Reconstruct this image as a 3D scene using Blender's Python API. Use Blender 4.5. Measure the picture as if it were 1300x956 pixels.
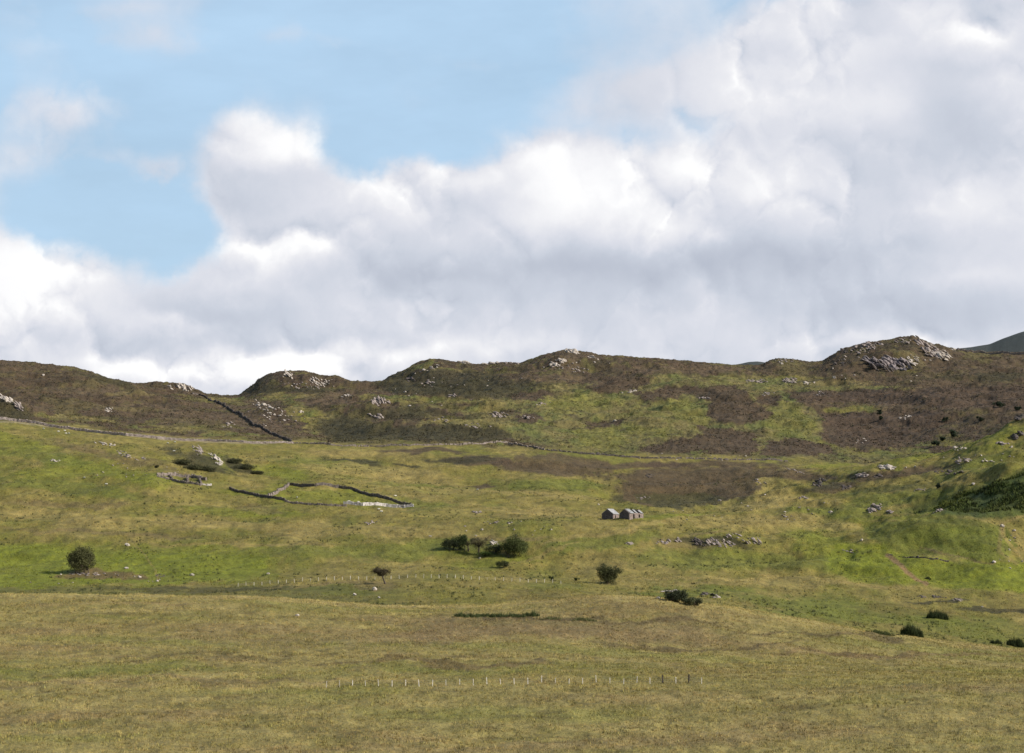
import bpy, bmesh, math, random
import numpy as np
from mathutils import Vector, Matrix

for o in list(bpy.data.objects): bpy.data.objects.remove(o, do_unlink=True)
S = bpy.context.scene
COL = S.collection
R = math.radians

# ------------------------------------------------------------------ camera
W0, H0, F = 1300.0, 956.0, 3000.0
PITCH = math.atan(222.0 / F)
cd = bpy.data.cameras.new('camera'); cam = bpy.data.objects.new('camera', cd); COL.objects.link(cam)
cd.sensor_fit = 'HORIZONTAL'; cd.sensor_width = 36.0; cd.lens = 36.0 * F / W0
cd.clip_start = 1.0; cd.clip_end = 60000.0
cam.location = (0, 0, 0); cam.rotation_euler = (math.pi / 2 + PITCH, 0, 0)
S.camera = cam
S.render.resolution_x = 1024; S.render.resolution_y = 753

# ------------------------------------------------------------------ light
SUN_EL, SUN_AZ = 33.0, -13.0     # azimuth measured from +X (right), negative = towards the camera
sdir = Vector((math.cos(R(SUN_EL)) * math.cos(R(SUN_AZ)), math.cos(R(SUN_EL)) * math.sin(R(SUN_AZ)), math.sin(R(SUN_EL))))
ld = bpy.data.lights.new('sun', 'SUN'); ld.energy = 5.0; ld.angle = R(0.5); ld.color = (1.0, 0.94, 0.84)
sun = bpy.data.objects.new('sun', ld); COL.objects.link(sun)
sun.rotation_euler = sdir.to_track_quat('Z', 'Y').to_euler()
S.view_settings.view_transform = 'Standard'; S.view_settings.look = 'None'
S.view_settings.exposure = 0.06; S.view_settings.gamma = 1.0; S.view_settings.use_curve_mapping = False

def px_uv(px, py):
    a = (np.asarray(px, float) - W0 / 2) / F; b = (H0 / 2 - np.asarray(py, float)) / F
    c, s = math.cos(PITCH), math.sin(PITCH)
    d = c - b * s
    return a / d, (s + b * c) / d

def uv_px(u, v):
    c, s = math.cos(PITCH), math.sin(PITCH)
    den = c + v * s
    return W0 / 2 + F * u / den, H0 / 2 - F * (v * c - s) / den

# ------------------------------------------------------------------ world: Nishita sky with procedural clouds
class NT:
    def __init__(s, tree): s.t = tree; s.n = tree.nodes; s.l = tree.links
    def put(s, sock, v):
        if isinstance(v, bpy.types.NodeSocket): s.l.new(v, sock)
        elif v is not None: sock.default_value = v
    def m(s, op, a, b=None, c=None, clamp=False):
        n = s.n.new('ShaderNodeMath'); n.operation = op; n.use_clamp = clamp
        for i, v in enumerate((a, b, c)):
            if v is not None: s.put(n.inputs[i], v)
        return n.outputs[0]
    def v(s, op, a, b=None, out=0):
        n = s.n.new('ShaderNodeVectorMath'); n.operation = op
        s.put(n.inputs[0], a)
        if b is not None:
            if op == 'SCALE': s.put(n.inputs['Scale'], b)
            else: s.put(n.inputs[1], b)
        return n.outputs[out]
    def noise(s, vec, scale, detail=4, rough=.5, dist=0, color=False):
        n = s.n.new('ShaderNodeTexNoise'); s.put(n.inputs['Vector'], vec)
        n.inputs['Scale'].default_value = scale; n.inputs['Detail'].default_value = detail
        n.inputs['Roughness'].default_value = rough; n.inputs['Distortion'].default_value = dist
        return n.outputs['Color' if color else 'Fac']
    def mix(s, f, a, b, mode='MIX'):
        n = s.n.new('ShaderNodeMix'); n.data_type = 'RGBA'; n.blend_type = mode
        s.put(n.inputs[0], f); s.put(n.inputs[6], a); s.put(n.inputs[7], b)
        return n.outputs[2]
    def mr(s, x, a, b, c=0, d=1, smooth=True):
        n = s.n.new('ShaderNodeMapRange'); n.interpolation_type = 'SMOOTHSTEP' if smooth else 'LINEAR'
        s.put(n.inputs[0], x)
        for i, q in enumerate((a, b, c, d)): n.inputs[i + 1].default_value = q
        return n.outputs[0]

wd = bpy.data.worlds.new("World"); S.world = wd; wd.use_nodes = True
w = NT(wd.node_tree); w.n.clear()
sky = w.n.new('ShaderNodeTexSky'); sky.sky_type = 'NISHITA'; sky.sun_disc = False
sky.sun_elevation = R(SUN_EL); sky.sun_rotation = math.atan2(sdir.x, sdir.y)
sky.altitude = 100; sky.air_density = 1.0; sky.dust_density = 1.2; sky.ozone_density = 1.0
SKYK = 0.10
tc = w.n.new('ShaderNodeTexCoord').outputs['Generated']
sep = w.n.new('ShaderNodeSeparateXYZ'); w.l.new(tc, sep.inputs[0])
yc = w.m('MAXIMUM', sep.outputs[1], 0.3)
U = w.m('DIVIDE', sep.outputs[0], yc); V = w.m('DIVIDE', sep.outputs[2], yc)
cmb = w.n.new('ShaderNodeCombineXYZ'); w.l.new(U, cmb.inputs[0]); w.l.new(V, cmb.inputs[1])
P0 = cmb.outputs[0]
# wind-torn edges: warp the layout by noise
wn = w.noise(tc, 16, 2, .5, color=True)
wv = w.v('SCALE', w.v('SUBTRACT', wn, (0.5, 0.5, 0.5)), 0.030)
wn2 = w.noise(tc, 50, 4, .6, color=True)
wv2 = w.v('SCALE', w.v('SUBTRACT', wn2, (0.5, 0.5, 0.5)), 0.016)
PW = w.v('ADD', w.v('ADD', P0, wv), wv2)
def blob(cx, cy, rx, ry, amp, sharp=1.0):
    u, v = px_uv(cx, cy)
    d = w.v('MULTIPLY', w.v('SUBTRACT', PW, (float(u), float(v), 0)), (F / rx, F / ry, 0))
    q = w.v('DOT_PRODUCT', d, d, out=1)
    e = w.m('POWER', math.e, w.m('MULTIPLY', q, -sharp))
    return w.m('MULTIPLY', e, amp)
def total(lst):
    acc = None
    for b in lst:
        e = blob(*b); acc = e if acc is None else w.m('ADD', acc, e)
    return acc
cover = total([
    (345, 188, 66, 36, 1.25), (300, 232, 50, 30, .95), (360, 250, 70, 34, .8), (45, 375, 80, 55, 1.5), (-40, 350, 80, 55, 1.2), (120, 425, 60, 26, .7),
    (208, 216, 34, 15, .75), (25, 148, 80, 26, .40), (110, 148, 60, 26, .50), (30, 196, 90, 24, .52), (90, 175, 90, 30, .2), (150, 205, 30, 12, .3),
    (250, 55, 260, 14, .22), (480, 62, 240, 12, .22), (120, 20, 120, 12, .18),
    (520, 252, 110, 36, 1.1), (600, 232, 80, 28, .8), (430, 300, 150, 46, 1.1), (760, 235, 110, 54, 1.4), (700, 200, 40, 20, .5),
    (640, 340, 330, 80, 1.5), (300, 455, 420, 58, 1.5), (300, 365, 110, 34, .6), (900, 400, 420, 130, 1.6), (1180, 330, 220, 160, 1.5),
    (930, 215, 110, 52, 1.2), (1120, 170, 160, 105, 1.3), (860, 108, 130, 30, .72), (800, 145, 100, 22, .40), (930, 70, 60, 30, .3), (1180, 30, 220, 80, 1.1),
    (1000, 50, 90, 56, .7), (1320, 120, 120, 140, 1.2), (620, 470, 800, 50, 1.3), (200, 296, 62, 40, -1.3), (110, 275, 90, 24, -.7), (205, 345, 30, 16, -.5), (480, 175, 60, 30, -.4)])
bright = total([
    (350, 172, 66, 30, .95), (395, 185, 30, 18, .4), (48, 335, 75, 42, 1.0), (60, 390, 90, 34, .65), (-10, 390, 60, 50, .5),
    (270, 462, 170, 28, .8), (400, 462, 110, 26, .65), (200, 455, 60, 14, .4), (575, 225, 80, 20, .65), (735, 250, 80, 48, .82), (700, 205, 50, 18, .5),
    (860, 205, 120, 30, .75), (990, 240, 60, 30, .6), (860, 290, 60, 30, .5), (330, 305, 90, 18, .6), (480, 235, 60, 16, .4),
    (950, 120, 90, 40, .40), (1030, 45, 110, 40, .45), (1250, 240, 80, 28, .4), (1110, 125, 60, 40, .45), (215, 402, 50, 10, .5),
    (430, 270, 110, 26, .35), (1240, 15, 90, 20, .45), (620, 450, 300, 16, .35), (660, 290, 80, 20, .35), (60, 150, 160, 50, .25), (1150, 445, 140, 10, .3),
    (1190, 270, 60, 16, .3), (1240, 350, 90, 12, .2),
    (305, 235, 45, 25, -.22), (880, 350, 180, 34, -.62), (640, 345, 170, 24, -.30), (1190, 120, 50, 40, -.35), (640, 385, 120, 14, -.15),
    (1150, 395, 220, 26, -.45), (520, 350, 160, 18, -.22), (280, 380, 110, 18, -.35), (290, 420, 60, 10, -.2), (1010, 330, 100, 26, -.35),
    (1250, 160, 60, 36, -.4), (560, 285, 60, 18, -.15), (1130, 310, 80, 14, -.2), (1200, 70, 70, 16, -.2), (480, 425, 90, 12, -.2)])
# billows: inverted ridged noise, warped
def billow(vec):
    n = w.n.new('ShaderNodeTexNoise'); n.noise_type = 'RIDGED_MULTIFRACTAL'; w.put(n.inputs['Vector'], w.v('ADD', vec, wv2))
    n.inputs['Scale'].default_value = 17; n.inputs['Detail'].default_value = 5; n.inputs['Roughness'].default_value = .62
    n.inputs['Lacunarity'].default_value = 2.2; n.inputs['Offset'].default_value = .9; n.inputs['Gain'].default_value = 1.2
    return w.m('SUBTRACT', .42, w.m('MULTIPLY', n.outputs[0], BK))
BK = .50
b0 = billow(tc)
b1 = billow(w.v('ADD', tc, (0.0030, 0.0, 0.0055)))
relief = w.m('MULTIPLY', w.m('SUBTRACT', b0, b1), 1.45)
nf = w.m('SUBTRACT', w.noise(tc, 20, 7, .60), 0.5)
dens = w.m('ADD', cover, w.m('ADD', w.m('MULTIPLY', nf, .75), w.m('MULTIPLY', b0, .9)))
front = w.mr(sep.outputs[1], 0.3, 0.6)
gen = w.m('ADD', w.m('MULTIPLY', w.m('SUBTRACT', w.noise(tc, 3.2, 4, .55), .5), 2.6), .05)   # broken cloud in the rest of the sky
dens = w.m('ADD', w.m('MULTIPLY', dens, front), w.m('MULTIPLY', gen, w.m('SUBTRACT', 1.0, front)))
soft = w.m('MAXIMUM', w.mr(w.noise(tc, 9, 1, .5), .36, .54), w.m('MAXIMUM', w.mr(U, -.125, -.16), w.m('MULTIPLY', w.mr(U, .02, .05), w.mr(V, .15, .19))))            # some edges crisp, others torn and soft
alpha = w.mix(soft, w.mr(dens, 0.26, 0.68), w.mr(dens, 0.02, 1.0))
lit = w.m('ADD', w.m('MULTIPLY', bright, 0.62), w.m('MULTIPLY', relief, w.m('ADD', .55, w.m('MULTIPLY', bright, .45))))
lit = w.m('ADD', lit, w.m('MULTIPLY', nf, .55))
edge = w.m('MULTIPLY', w.mr(dens, .35, 1.1, .20, 0), w.m('SUBTRACT', 1.0, w.m('MULTIPLY', soft, .8)))
lit = w.m('ADD', lit, edge)
lit = w.mr(lit, -0.50, 0.86, 0, 1, False)
k = 1.0 / SKYK
ramp = w.n.new('ShaderNodeValToRGB'); w.l.new(lit, ramp.inputs[0])
cr = ramp.color_ramp
cr.elements[0].position = 0; cr.elements[0].color = (.46, .50, .59, 1)
cr.elements[1].position = 1; cr.elements[1].color = (1.0, 1.0, 1.0, 1)
for p_, c_ in ((.25, (.575, .615, .70)), (.43, (.69, .71, .78)), (.62, (.81, .815, .855)), (.80, (.95, .95, .96))):
    e_ = cr.elements.new(p_); e_.color = (*c_, 1)
cloudc = w.v('SCALE', ramp.outputs[0], k)
skyc = w.v('MULTIPLY', sky.outputs[0], (1.0, 1.0, 1.0))
# thin high veil that pales the blue
veil = w.mr(w.m('ADD', w.noise(w.v('MULTIPLY', tc, (1, 1, 3)), 7, 5, .6), w.m('MULTIPLY', V, -1.2)), -.1, .6, .55, .92)
skyc = w.mix(w.m('MULTIPLY', veil, front), skyc, (.50 * k, .705 * k, .92 * k, 1))
fin = w.mix(alpha, skyc, cloudc)
bg = w.n.new('ShaderNodeBackground'); w.put(bg.inputs[0], fin); bg.inputs[1].default_value = SKYK
wo = w.n.new('ShaderNodeOutputWorld'); w.l.new(bg.outputs[0], wo.inputs[0])
try:
    wd.cycles.sampling_method = 'NONE'
except Exception: pass

# ------------------------------------------------------------------ helpers
def tag(o, label=None, cat=None, group=None, kind=None):
    if label: o['label'] = label
    if cat: o['category'] = cat
    if group: o['group'] = group
    if kind: o['kind'] = kind
    return o
def perlin(x, y, seed=0):
    xi = np.floor(x).astype(np.int64); yi = np.floor(y).astype(np.int64)
    xf = x - xi; yf = y - yi
    u = xf * xf * xf * (xf * (xf * 6 - 15) + 10); v = yf * yf * yf * (yf * (yf * 6 - 15) + 10)
    rs = np.random.RandomState(seed + 17)
    perm = rs.permutation(512); ang = rs.rand(512) * 2 * np.pi
    gx = np.cos(ang); gy = np.sin(ang)
    def g(ix, iy, dx, dy):
        h = perm[(perm[ix & 511] + iy) & 511]
        return gx[h] * dx + gy[h] * dy
    a = g(xi, yi, xf, yf); b = g(xi + 1, yi, xf - 1, yf)
    c = g(xi, yi + 1, xf, yf - 1); d = g(xi + 1, yi + 1, xf - 1, yf - 1)
    return ((a + (b - a) * u) + ((c + (d - c) * u) - (a + (b - a) * u)) * v) * 1.5
def fbm(x, y, scale, octv=4, gain=.5, seed=0):
    s = np.zeros_like(x); amp = 1.0; f = 1.0 / scale; tot = 0
    for i in range(octv):
        s += amp * perlin(x * f + i * 7.3, y * f - i * 3.1, seed + i * 5); tot += amp; amp *= gain; f *= 2.03
    return s / tot * 1.4
def sst(x, a, b):
    t = np.clip((x - a) / (b - a), 0, 1); return t * t * (3 - 2 * t)

# ------------------------------------------------------------------ terrain
ridge = [(-200, 462), (-60, 455), (0, 458), (30, 460), (60, 463), (95, 467), (125, 476), (150, 487), (172, 488), (195, 485), (232, 488), (262, 501), (285, 503), (302, 503),
         (316, 492), (330, 481), (345, 474), (360, 471.5), (385, 471), (396, 474), (410, 478), (430, 478), (440, 483), (452, 489), (478, 488.5), (495, 478), (515, 469), (530, 461), (545, 456.5),
         (560, 457), (575, 460), (590, 461), (610, 463), (640, 461), (660, 461.5), (675, 457), (690, 451), (705, 447), (722, 444.5), (740, 447), (757, 450.5), (775, 452),
         (800, 454), (850, 457), (900, 461.5), (940, 464), (965, 464.5), (978, 458), (995, 455.5), (1012, 458), (1030, 460), (1045, 459), (1062, 449), (1075, 443), (1095, 437),
         (1120, 434), (1145, 430), (1160, 427), (1172, 432), (1185, 438), (1200, 440), (1215, 444), (1240, 447.5), (1300, 448), (1400, 440), (1600, 470)]
crest = [(0, 754), (330, 758), (420, 765), (520, 771), (640, 768), (760, 756), (833, 759), (900, 768), (970, 778), (1120, 806), (1300, 826), (1500, 840)]
def shift(lst, d): return [(a, b + d) for a, b in lst]
LINES = [
    (420, [(0, 962)]), (500, [(0, 872), (1300, 872)]), (600, [(0, 802), (650, 812), (1000, 834), (1300, 852)]),
    (690, crest), (735, shift(crest, 3.0)),
    (850, [(0, 741), (200, 744), (295, 742), (400, 737), (480, 736), (540, 733), (640, 738), (720, 742), (830, 750), (960, 756), (1100, 766), (1300, 778)]),
    (930, [(0, 712), (200, 708), (400, 703), (560, 706), (620, 711), (700, 719), (780, 716), (900, 716), (1000, 722), (1150, 724), (1300, 724)]),
    (1000, [(0, 665), (300, 668), (500, 668), (600, 668), (700, 665), (780, 661), (850, 672), (950, 690), (1080, 684), (1150, 668), (1200, 661), (1260, 665), (1300, 672)]),
    (1045, [(0, 645), (300, 650), (600, 655), (780, 654), (900, 667), (1000, 669), (1080, 667), (1150, 664), (1185, 654), (1300, 608)]),
    (1120, [(0, 608), (197, 606), (290, 622), (420, 630), (525, 640), (640, 642), (780, 646), (900, 650), (1000, 642), (1100, 630), (1200, 612), (1300, 594)]),
    (1220, [(0, 570), (200, 580), (370, 600), (525, 612), (700, 616), (780, 634), (850, 636), (940, 630), (1000, 614), (1100, 601), (1200, 576), (1300, 536), (1400, 500)]),
    (1350, [(0, 533), (60, 541), (210, 557), (370, 562), (470, 567), (560, 566), (700, 574), (800, 580), (960, 583), (1100, 592), (1200, 581), (1300, 548)]),
    (1500, [(0, 520), (200, 535), (330, 545), (420, 553), (520, 545), (600, 548), (700, 548), (850, 550), (1000, 555), (1150, 560), (1300, 532)]),
    (1700, [(0, 498), (150, 510), (250, 520), (300, 524), (380, 515), (450, 515), (600, 515), (800, 520), (900, 515), (1000, 515), (1150, 510), (1300, 505)]),
    (1950, [(0, 475), (100, 485), (200, 500), (300, 508), (380, 501), (480, 500), (600, 485), (700, 480), (850, 482), (1000, 486), (1100, 480), (1300, 480)]),
    (2150, ridge), (2300, shift(ridge, 8)), (3000, [(0, 520)]),
    (4600, [(0, 520), (880, 480), (935, 465), (950, 461.5), (962, 461), (975, 463), (1020, 480), (1180, 452), (1205, 441.5), (1235, 440), (1258, 437), (1275, 430), (1300, 422), (1400, 400), (1600, 380)]),
    (6500, [(0, 560)]), (14000, [(0, 640)])]
pxin = np.arange(-170, 1471, 1.17)
u_in = px_uv(pxin, 600)[0]
uo = np.geomspace(abs(u_in[0]), 1.25, 46)[1:]
us = np.concatenate([-uo[::-1], u_in, uo * 1.0])
us.sort()
NC = len(us)
pxc = uv_px(us, np.full(NC, .05))[0]
Ds = np.concatenate([np.linspace(-400, 200, 30)[:-1], np.linspace(200, 400, 24)[:-1], np.linspace(400, 520, 120)[:-1], np.linspace(520, 740, 190)[:-1],
                     np.linspace(740, 880, 90)[:-1], np.linspace(880, 1400, 350)[:-1], np.linspace(1400, 2330, 330)[:-1],
                     np.geomspace(2330, 14000, 70)])
NR = len(Ds)
kD = []; kV = []
for D, ln in LINES:
    a = np.array(ln, float)
    y = np.interp(pxc, a[:, 0], a[:, 1])
    # smooth across
    n = 3 if D in (2150, 2300) else (9 if D == 4600 else 33)
    ker = np.hanning(n + 2)[1:-1]; ker /= ker.sum()
    yp = np.pad(y, n // 2, mode='edge'); y = np.convolve(yp, ker, 'valid')
    kD.append(D); kV.append(px_uv(pxc, y)[1])
kD = np.array(kD, float); kZ = np.array(kV) * kD[:, None]      # z values
kD = np.concatenate([[-400, 0, 120, 250, 350], kD])
kZ = np.concatenate([np.array([[6.], [-1.9], [-17.], [-33.], [-39.]]) * np.ones((5, NC)), kZ])
# Hermite interpolation (limited tangents) down each column
dk = np.diff(kD)[:, None]; sl = np.diff(kZ, axis=0) / dk
tan = np.zeros_like(kZ); tan[1:-1] = (sl[:-1] * dk[1:] + sl[1:] * dk[:-1]) / (dk[1:] + dk[:-1]); tan[0] = sl[0]; tan[-1] = sl[-1]
lim = 2.5 * np.minimum(np.abs(sl[:-1]), np.abs(sl[1:])) + .02
tan[1:-1] = np.clip(tan[1:-1], -lim, lim)
seg = np.clip(np.searchsorted(kD, Ds, 'right') - 1, 0, len(kD) - 2)
h = (kD[seg + 1] - kD[seg])[:, None]; t = ((Ds - kD[seg]) / h[:, 0])[:, None]
Z = ((2 * t**3 - 3 * t**2 + 1) * kZ[seg] + (t**3 - 2 * t**2 + t) * h * tan[seg] + (-2 * t**3 + 3 * t**2) * kZ[seg + 1] + (t**3 - t**2) * h * tan[seg + 1])
wD = np.maximum(Ds, 200.0)
X = us[None, :] * wD[:, None]; Y = np.repeat(Ds[:, None], NC, 1)
Zb = Z.copy()
def design_uv():
    return uv_px(X / wD[:, None], np.where(Y > 100, Z / np.maximum(Y, 100), -.3))
PX, PY = design_uv()
# rolling relief
far = sst(Y, 1380, 1600) * (1 - sst(Y, 2040, 2130)); mid = sst(Y, 830, 950) * (1 - sst(Y, 1250, 1400))
n_big = fbm(X, Y * .8, 95, 4, .5, 3)
rdg = 1 - np.abs(fbm(X, Y, 60, 3, .5, 9)) * 2
damp = 1 - .8 * np.exp(-((PX - 310) / 75) ** 2 - ((PY - 530) / 50) ** 2)
rough_r = sst(PX, 780, 1000)
Z += far * damp * fbm(X, Y, 36, 4, .5, 153) * 3.4 + mid * fbm(X, Y * .8, 28, 4, .5, 155) * (.9 + 2.6 * rough_r)
Z += far * damp * (n_big * 5.5 + np.maximum(rdg, 0) * 1.6) + mid * (fbm(X, Y * .7, 60, 4, .5, 21) * 3.4 + fbm(X, Y * .8, 22, 3, .5, 23) * .5)
Z += sst(Y, 1950, 2120) * (1 - sst(Y, 2400, 2600)) * (fbm(X, Y, 14, 4, .6, 33) * 1.5)
Z += (1 - sst(Y, 640, 700)) * sst(Y, 300, 420) * (fbm(X, Y * .6, 40, 4, .5, 41) * .35)
Z += sst(Y, 2600, 4000) * fbm(X, Y, 500, 5, .5, 45) * 10
# bumps
def bump(cx, cy, D, rx, ry, hgt, tilt=0):
    global Z
    u, v = px_uv(cx, cy); x0 = u * D
    dx = (X - x0) / rx; dy = (Y - D) / ry
    Z += hgt * np.exp(-(dx * dx + dy * dy))
bump(1215, 670, 988, 24, 16, 2.4); bump(1120, 668, 1000, 16, 9, 1.4)
bump(870, 622, 1235, 38, 22, 6.0); bump(795, 620, 1235, 16, 16, 3.0); bump(985, 640, 1180, 30, 16, 2.4)
bump(610, 548, 1470, 34, 24, 7.0); bump(505, 550, 1480, 26, 20, 5.5); bump(690, 500, 1800, 26, 20, 4); bump(560, 505, 1750, 40, 18, 4); bump(470, 515, 1650, 22, 18, 4.5); bump(1010, 505, 1750, 40, 24, 4); bump(1180, 520, 1650, 40, 24, 4); bump(345, 520, 1650, 24, 20, 3); bump(860, 565, 1450, 36, 18, 3); bump(430, 548, 1500, 16, 30, -3)
bump(255, 580, 1190, 15, 10, 3.6); bump(287, 590, 1165, 9, 9, 2.6); bump(90, 600, 1130, 26, 9, 1.6); bump(40, 640, 1050, 30, 9, 1.4)
bump(140, 572, 1200, 30, 10, 1.2); bump(930, 684, 985, 30, 8, 2.2); bump(700, 690, 950, 22, 9, 1.8); bump(1275, 635, 1080, 20, 20, 6.0); bump(1165, 640, 1090, 14, 10, 2.4); bump(1060, 600, 1215, 20, 12, 2.6); bump(740, 588, 1300, 30, 12, 2.0)
bump(1045, 612, 1170, 16, 10, 2.4); bump(1110, 603, 1190, 22, 9, 2.2); bump(1235, 612, 1120, 30, 10, 1.6)
bump(15, 515, 1450, 24, 20, 8.0); bump(100, 480, 1900, 40, 30, 5); bump(200, 505, 1750, 40, 24, 3); bump(800, 490, 1820, 36, 22, 4); bump(925, 515, 1660, 30, 22, 2.5)
bump(1120, 470, 2040, 34, 22, 6); bump(385, 490, 2060, 36, 22, 4); bump(720, 468, 2040, 30, 20, 3.5)
bump(655, 690, 945, 12, 8, -1.2); bump(590, 690, 945, 12, 8, -.8)
PX, PY = design_uv()

# ---- land cover
palette = dict(straw=(.330, .262, .108), olive=(.212, .188, .050), green=(.150, .170, .032), bright=(.185, .205, .026), yellow=(.195, .185, .040),
               heather=(.098, .068, .050), dheather=(.056, .050, .027), purple=(.128, .092, .068), shrub=(.036, .047, .017), soil=(.19, .135, .085), rust=(.155, .105, .045), stone=(.40, .34, .29))
C = np.zeros(X.shape + (3,))
Xw = X; Yw = Y * .42
wx = fbm(Xw, Yw, 26, 4, .55, 51) * 26; wy = fbm(Xw, Yw, 22, 4, .55, 57) * 8
wpx = wx * F / np.maximum(Y, 300) * .42; wpy = wy * F / np.maximum(Y, 300) * .30
QX = PX + wpx; QY = PY + wpy
fine = fbm(X, Y * .5, 5, 4, .6, 61); med = fbm(X, Y * .35, 24, 4, .55, 65); big = fbm(X, Y * .35, 80, 4, .55, 69)
fade = fbm(X, Y * .3, 7, 4, .65, 77)
def lay(mask, name, k=1.0):
    global C
    m = (np.clip(mask, 0, 1) * k)[..., None]
    C = C * (1 - m) + np.array(palette[name] if isinstance(name, str) else name) * m
def ell(cx, cy, rx, ry, ang=0, soft=.35):
    a = R(ang); dx = QX - cx; dy = QY - cy
    X1 = (dx * math.cos(a) + dy * math.sin(a)) / rx; Y1 = (-dx * math.sin(a) + dy * math.cos(a)) / ry
    r = np.sqrt(X1 * X1 + Y1 * Y1) + fade * .30
    return 1 - sst(r, 1 - soft, 1 + soft * .6)
# base: rough grazing
lay(np.ones_like(X), 'olive')
lay(sst(med, -.1, .5), 'straw', .46); lay(sst(-med, .0, .5), 'green', .5); lay(sst(big, .05, .5), 'straw', .4)
lay(sst(fade, .12, .5), 'straw', .30); lay(sst(-fade, .2, .6), 'dheather', .22)
wall_y = np.interp(PX, [a for a, b in LINES[11][1]], [b for a, b in LINES[11][1]])
# meadow in front
crest_y = np.interp(PX, [a for a, b in crest], [b for a, b in crest])
mead = 1 - sst(Y, 690, 715)
lay(mead, (.295, .245, .104), .88)
st = fbm(X * .25, Y, 9, 5, .6, 81); st2 = fbm(X * .35, Y, 30, 4, .5, 85)
lay(mead * sst(st, .05, .45), (.245, .208, .080), .6); lay(mead * sst(-st, .05, .5), (.36, .292, .130), .6)
lay(mead * sst(st2, .1, .5), (.205, .210, .058), .5); lay(mead * sst(-st2, .12, .5), (.27, .195, .105), .5)
lay(mead * sst(fbm(X * .4, Y, 5, 4, .6, 88), .28, .5), (.11, .085, .04), .5)
lay(mead * sst(fbm(X, Y, 14, 3, .6, 93), .1, .5), 'yellow', .25)
lay(mead * sst(Y, 660, 698), (.40, .325, .150), .8); lay((Y > 705) * (1 - sst(Y, 735, 800)) * (PX < 560), 'dheather', .3); lay((Y > 705) * sst(PY, 741, 747) * (1 - sst(QX, 430, 560)), (.11, .115, .034), .6); lay(mead * sst(QY, 783, 786) * (1 - sst(QY, 800, 825)) * sst(QX, 480, 560) * (1 - sst(QX, 830, 960)), (.19, .14, .085), .5)
lay(ell(1000, 860, 420, 18, 0), 'olive', .3); lay(ell(120, 852, 160, 5, -2), 'green', .5)
lay(ell(640, 848, 260, 8, 0), 'green', .35); lay(ell(660, 784, 110, 2.2), (.10,.075,.04), .8); lay(ell(820, 787, 110, 1.8), (.12,.09,.05), .7)
lay(ell(1050, 806, 130, 2.2, 1), (.12,.09,.05), .7); lay(ell(880, 820, 150, 2.4), (.13,.095,.05), .7); lay(ell(560, 838, 170, 3), (.14,.10,.05), .7)
lay(ell(260, 834, 140, 2.2, -3), (.13,.10,.05), .6); lay(ell(1130, 832, 170, 3, 0), (.16,.105,.06), .6); lay(ell(700, 805, 220, 12, 0), (.235,.17,.095), .6); lay(ell(360, 812, 200, 8, 0), (.24,.18,.10), .5)
lay(ell(150, 790, 120, 8), 'yellow', .2); lay(ell(620, 868, 300, 4), 'straw', .5); lay(ell(200, 866, 260, 3), 'soil', .4)
lay(ell(740, 765, 120, 12, 5), 'rust', .22); lay(ell(560, 755, 90, 8), 'yellow', .6); lay(ell(900, 772, 120, 8, 8), 'straw', .4)
# wet green ground behind the crest
lay(ell(1080, 775, 170, 14, 6), 'green', .8); lay(ell(1160, 776, 70, 6, 4), 'rust', .4); lay(ell(1240, 800, 90, 14, 4), 'green', .5)
lay(ell(880, 752, 70, 6), 'green', .8); lay(ell(300, 748, 170, 4, 0), 'dheather', .5); lay(ell(430, 748, 70, 6), 'green', .5)
# mid slope patches
for a in [(60, 705, 110, 20, 0), (250, 712, 130, 24, 0), (30, 735, 60, 12, 0), (140, 735, 80, 9, 0), (1180, 720, 130, 22, 4), (1060, 700, 70, 20, 20), (1270, 735, 70, 14, 0),
          (150, 600, 90, 9, 12), (330, 628, 60, 7, 6), (420, 628, 70, 9, 6), (70, 600, 60, 10, 0), (860, 655, 70, 4, -4), (640, 713, 60, 8, -6), (350, 600, 40, 8, 10),
          (1120, 660, 60, 6, 0), (1100, 580, 90, 8, -10), (1200, 568, 90, 8, -18), (1280, 555, 50, 10, -22), (300, 650, 100, 6, 2), (20, 560, 60, 9, 10), (1220, 635, 80, 5, -22)]:
    lay(ell(*a), 'bright', .72)
for a in [(1215, 682, 75, 18, 3), (940, 712, 150, 14, 2), (600, 690, 70, 16, 4), (480, 700, 150, 10, 0), (760, 690, 80, 10, -8), (100, 620, 110, 9, 6), (60, 580, 80, 9, 8),
          (700, 616, 70, 7, 2), (560, 620, 80, 6, 4), (420, 590, 80, 8, 4), (280, 590, 30, 12, 20), (1050, 650, 70, 8, 0), (1150, 632, 90, 8, -8), (520, 640, 60, 8, 0), (1240, 590, 70, 8, -20)]:
    lay(ell(*a), 'green', .72)
for a in [(140, 662, 180, 9, 2), (420, 672, 200, 7, 1), (300, 690, 120, 3, 0), (480, 600, 110, 8, 4), (620, 625, 140, 4, 3), (700, 650, 100, 5, 2), (800, 672, 120, 4, -10), (690, 706, 60, 3, -16),
          (960, 662, 90, 8, -2), (1060, 668, 60, 6, 0), (460, 575, 80, 5, 2), (50, 650, 70, 5, 0), (1180, 663, 90, 4, 2), (1060, 740, 140, 4, 2), (880, 734, 120, 3, 2), (940, 742, 110, 3, 1),
          (960, 640, 60, 8, -10), (1290, 690, 20, 24, -30), (1200, 705, 50, 4, 16), (400, 742, 70, 2, -6), (560, 680, 80, 4, 0)]:
    lay(ell(*a), 'straw', .62)
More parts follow.
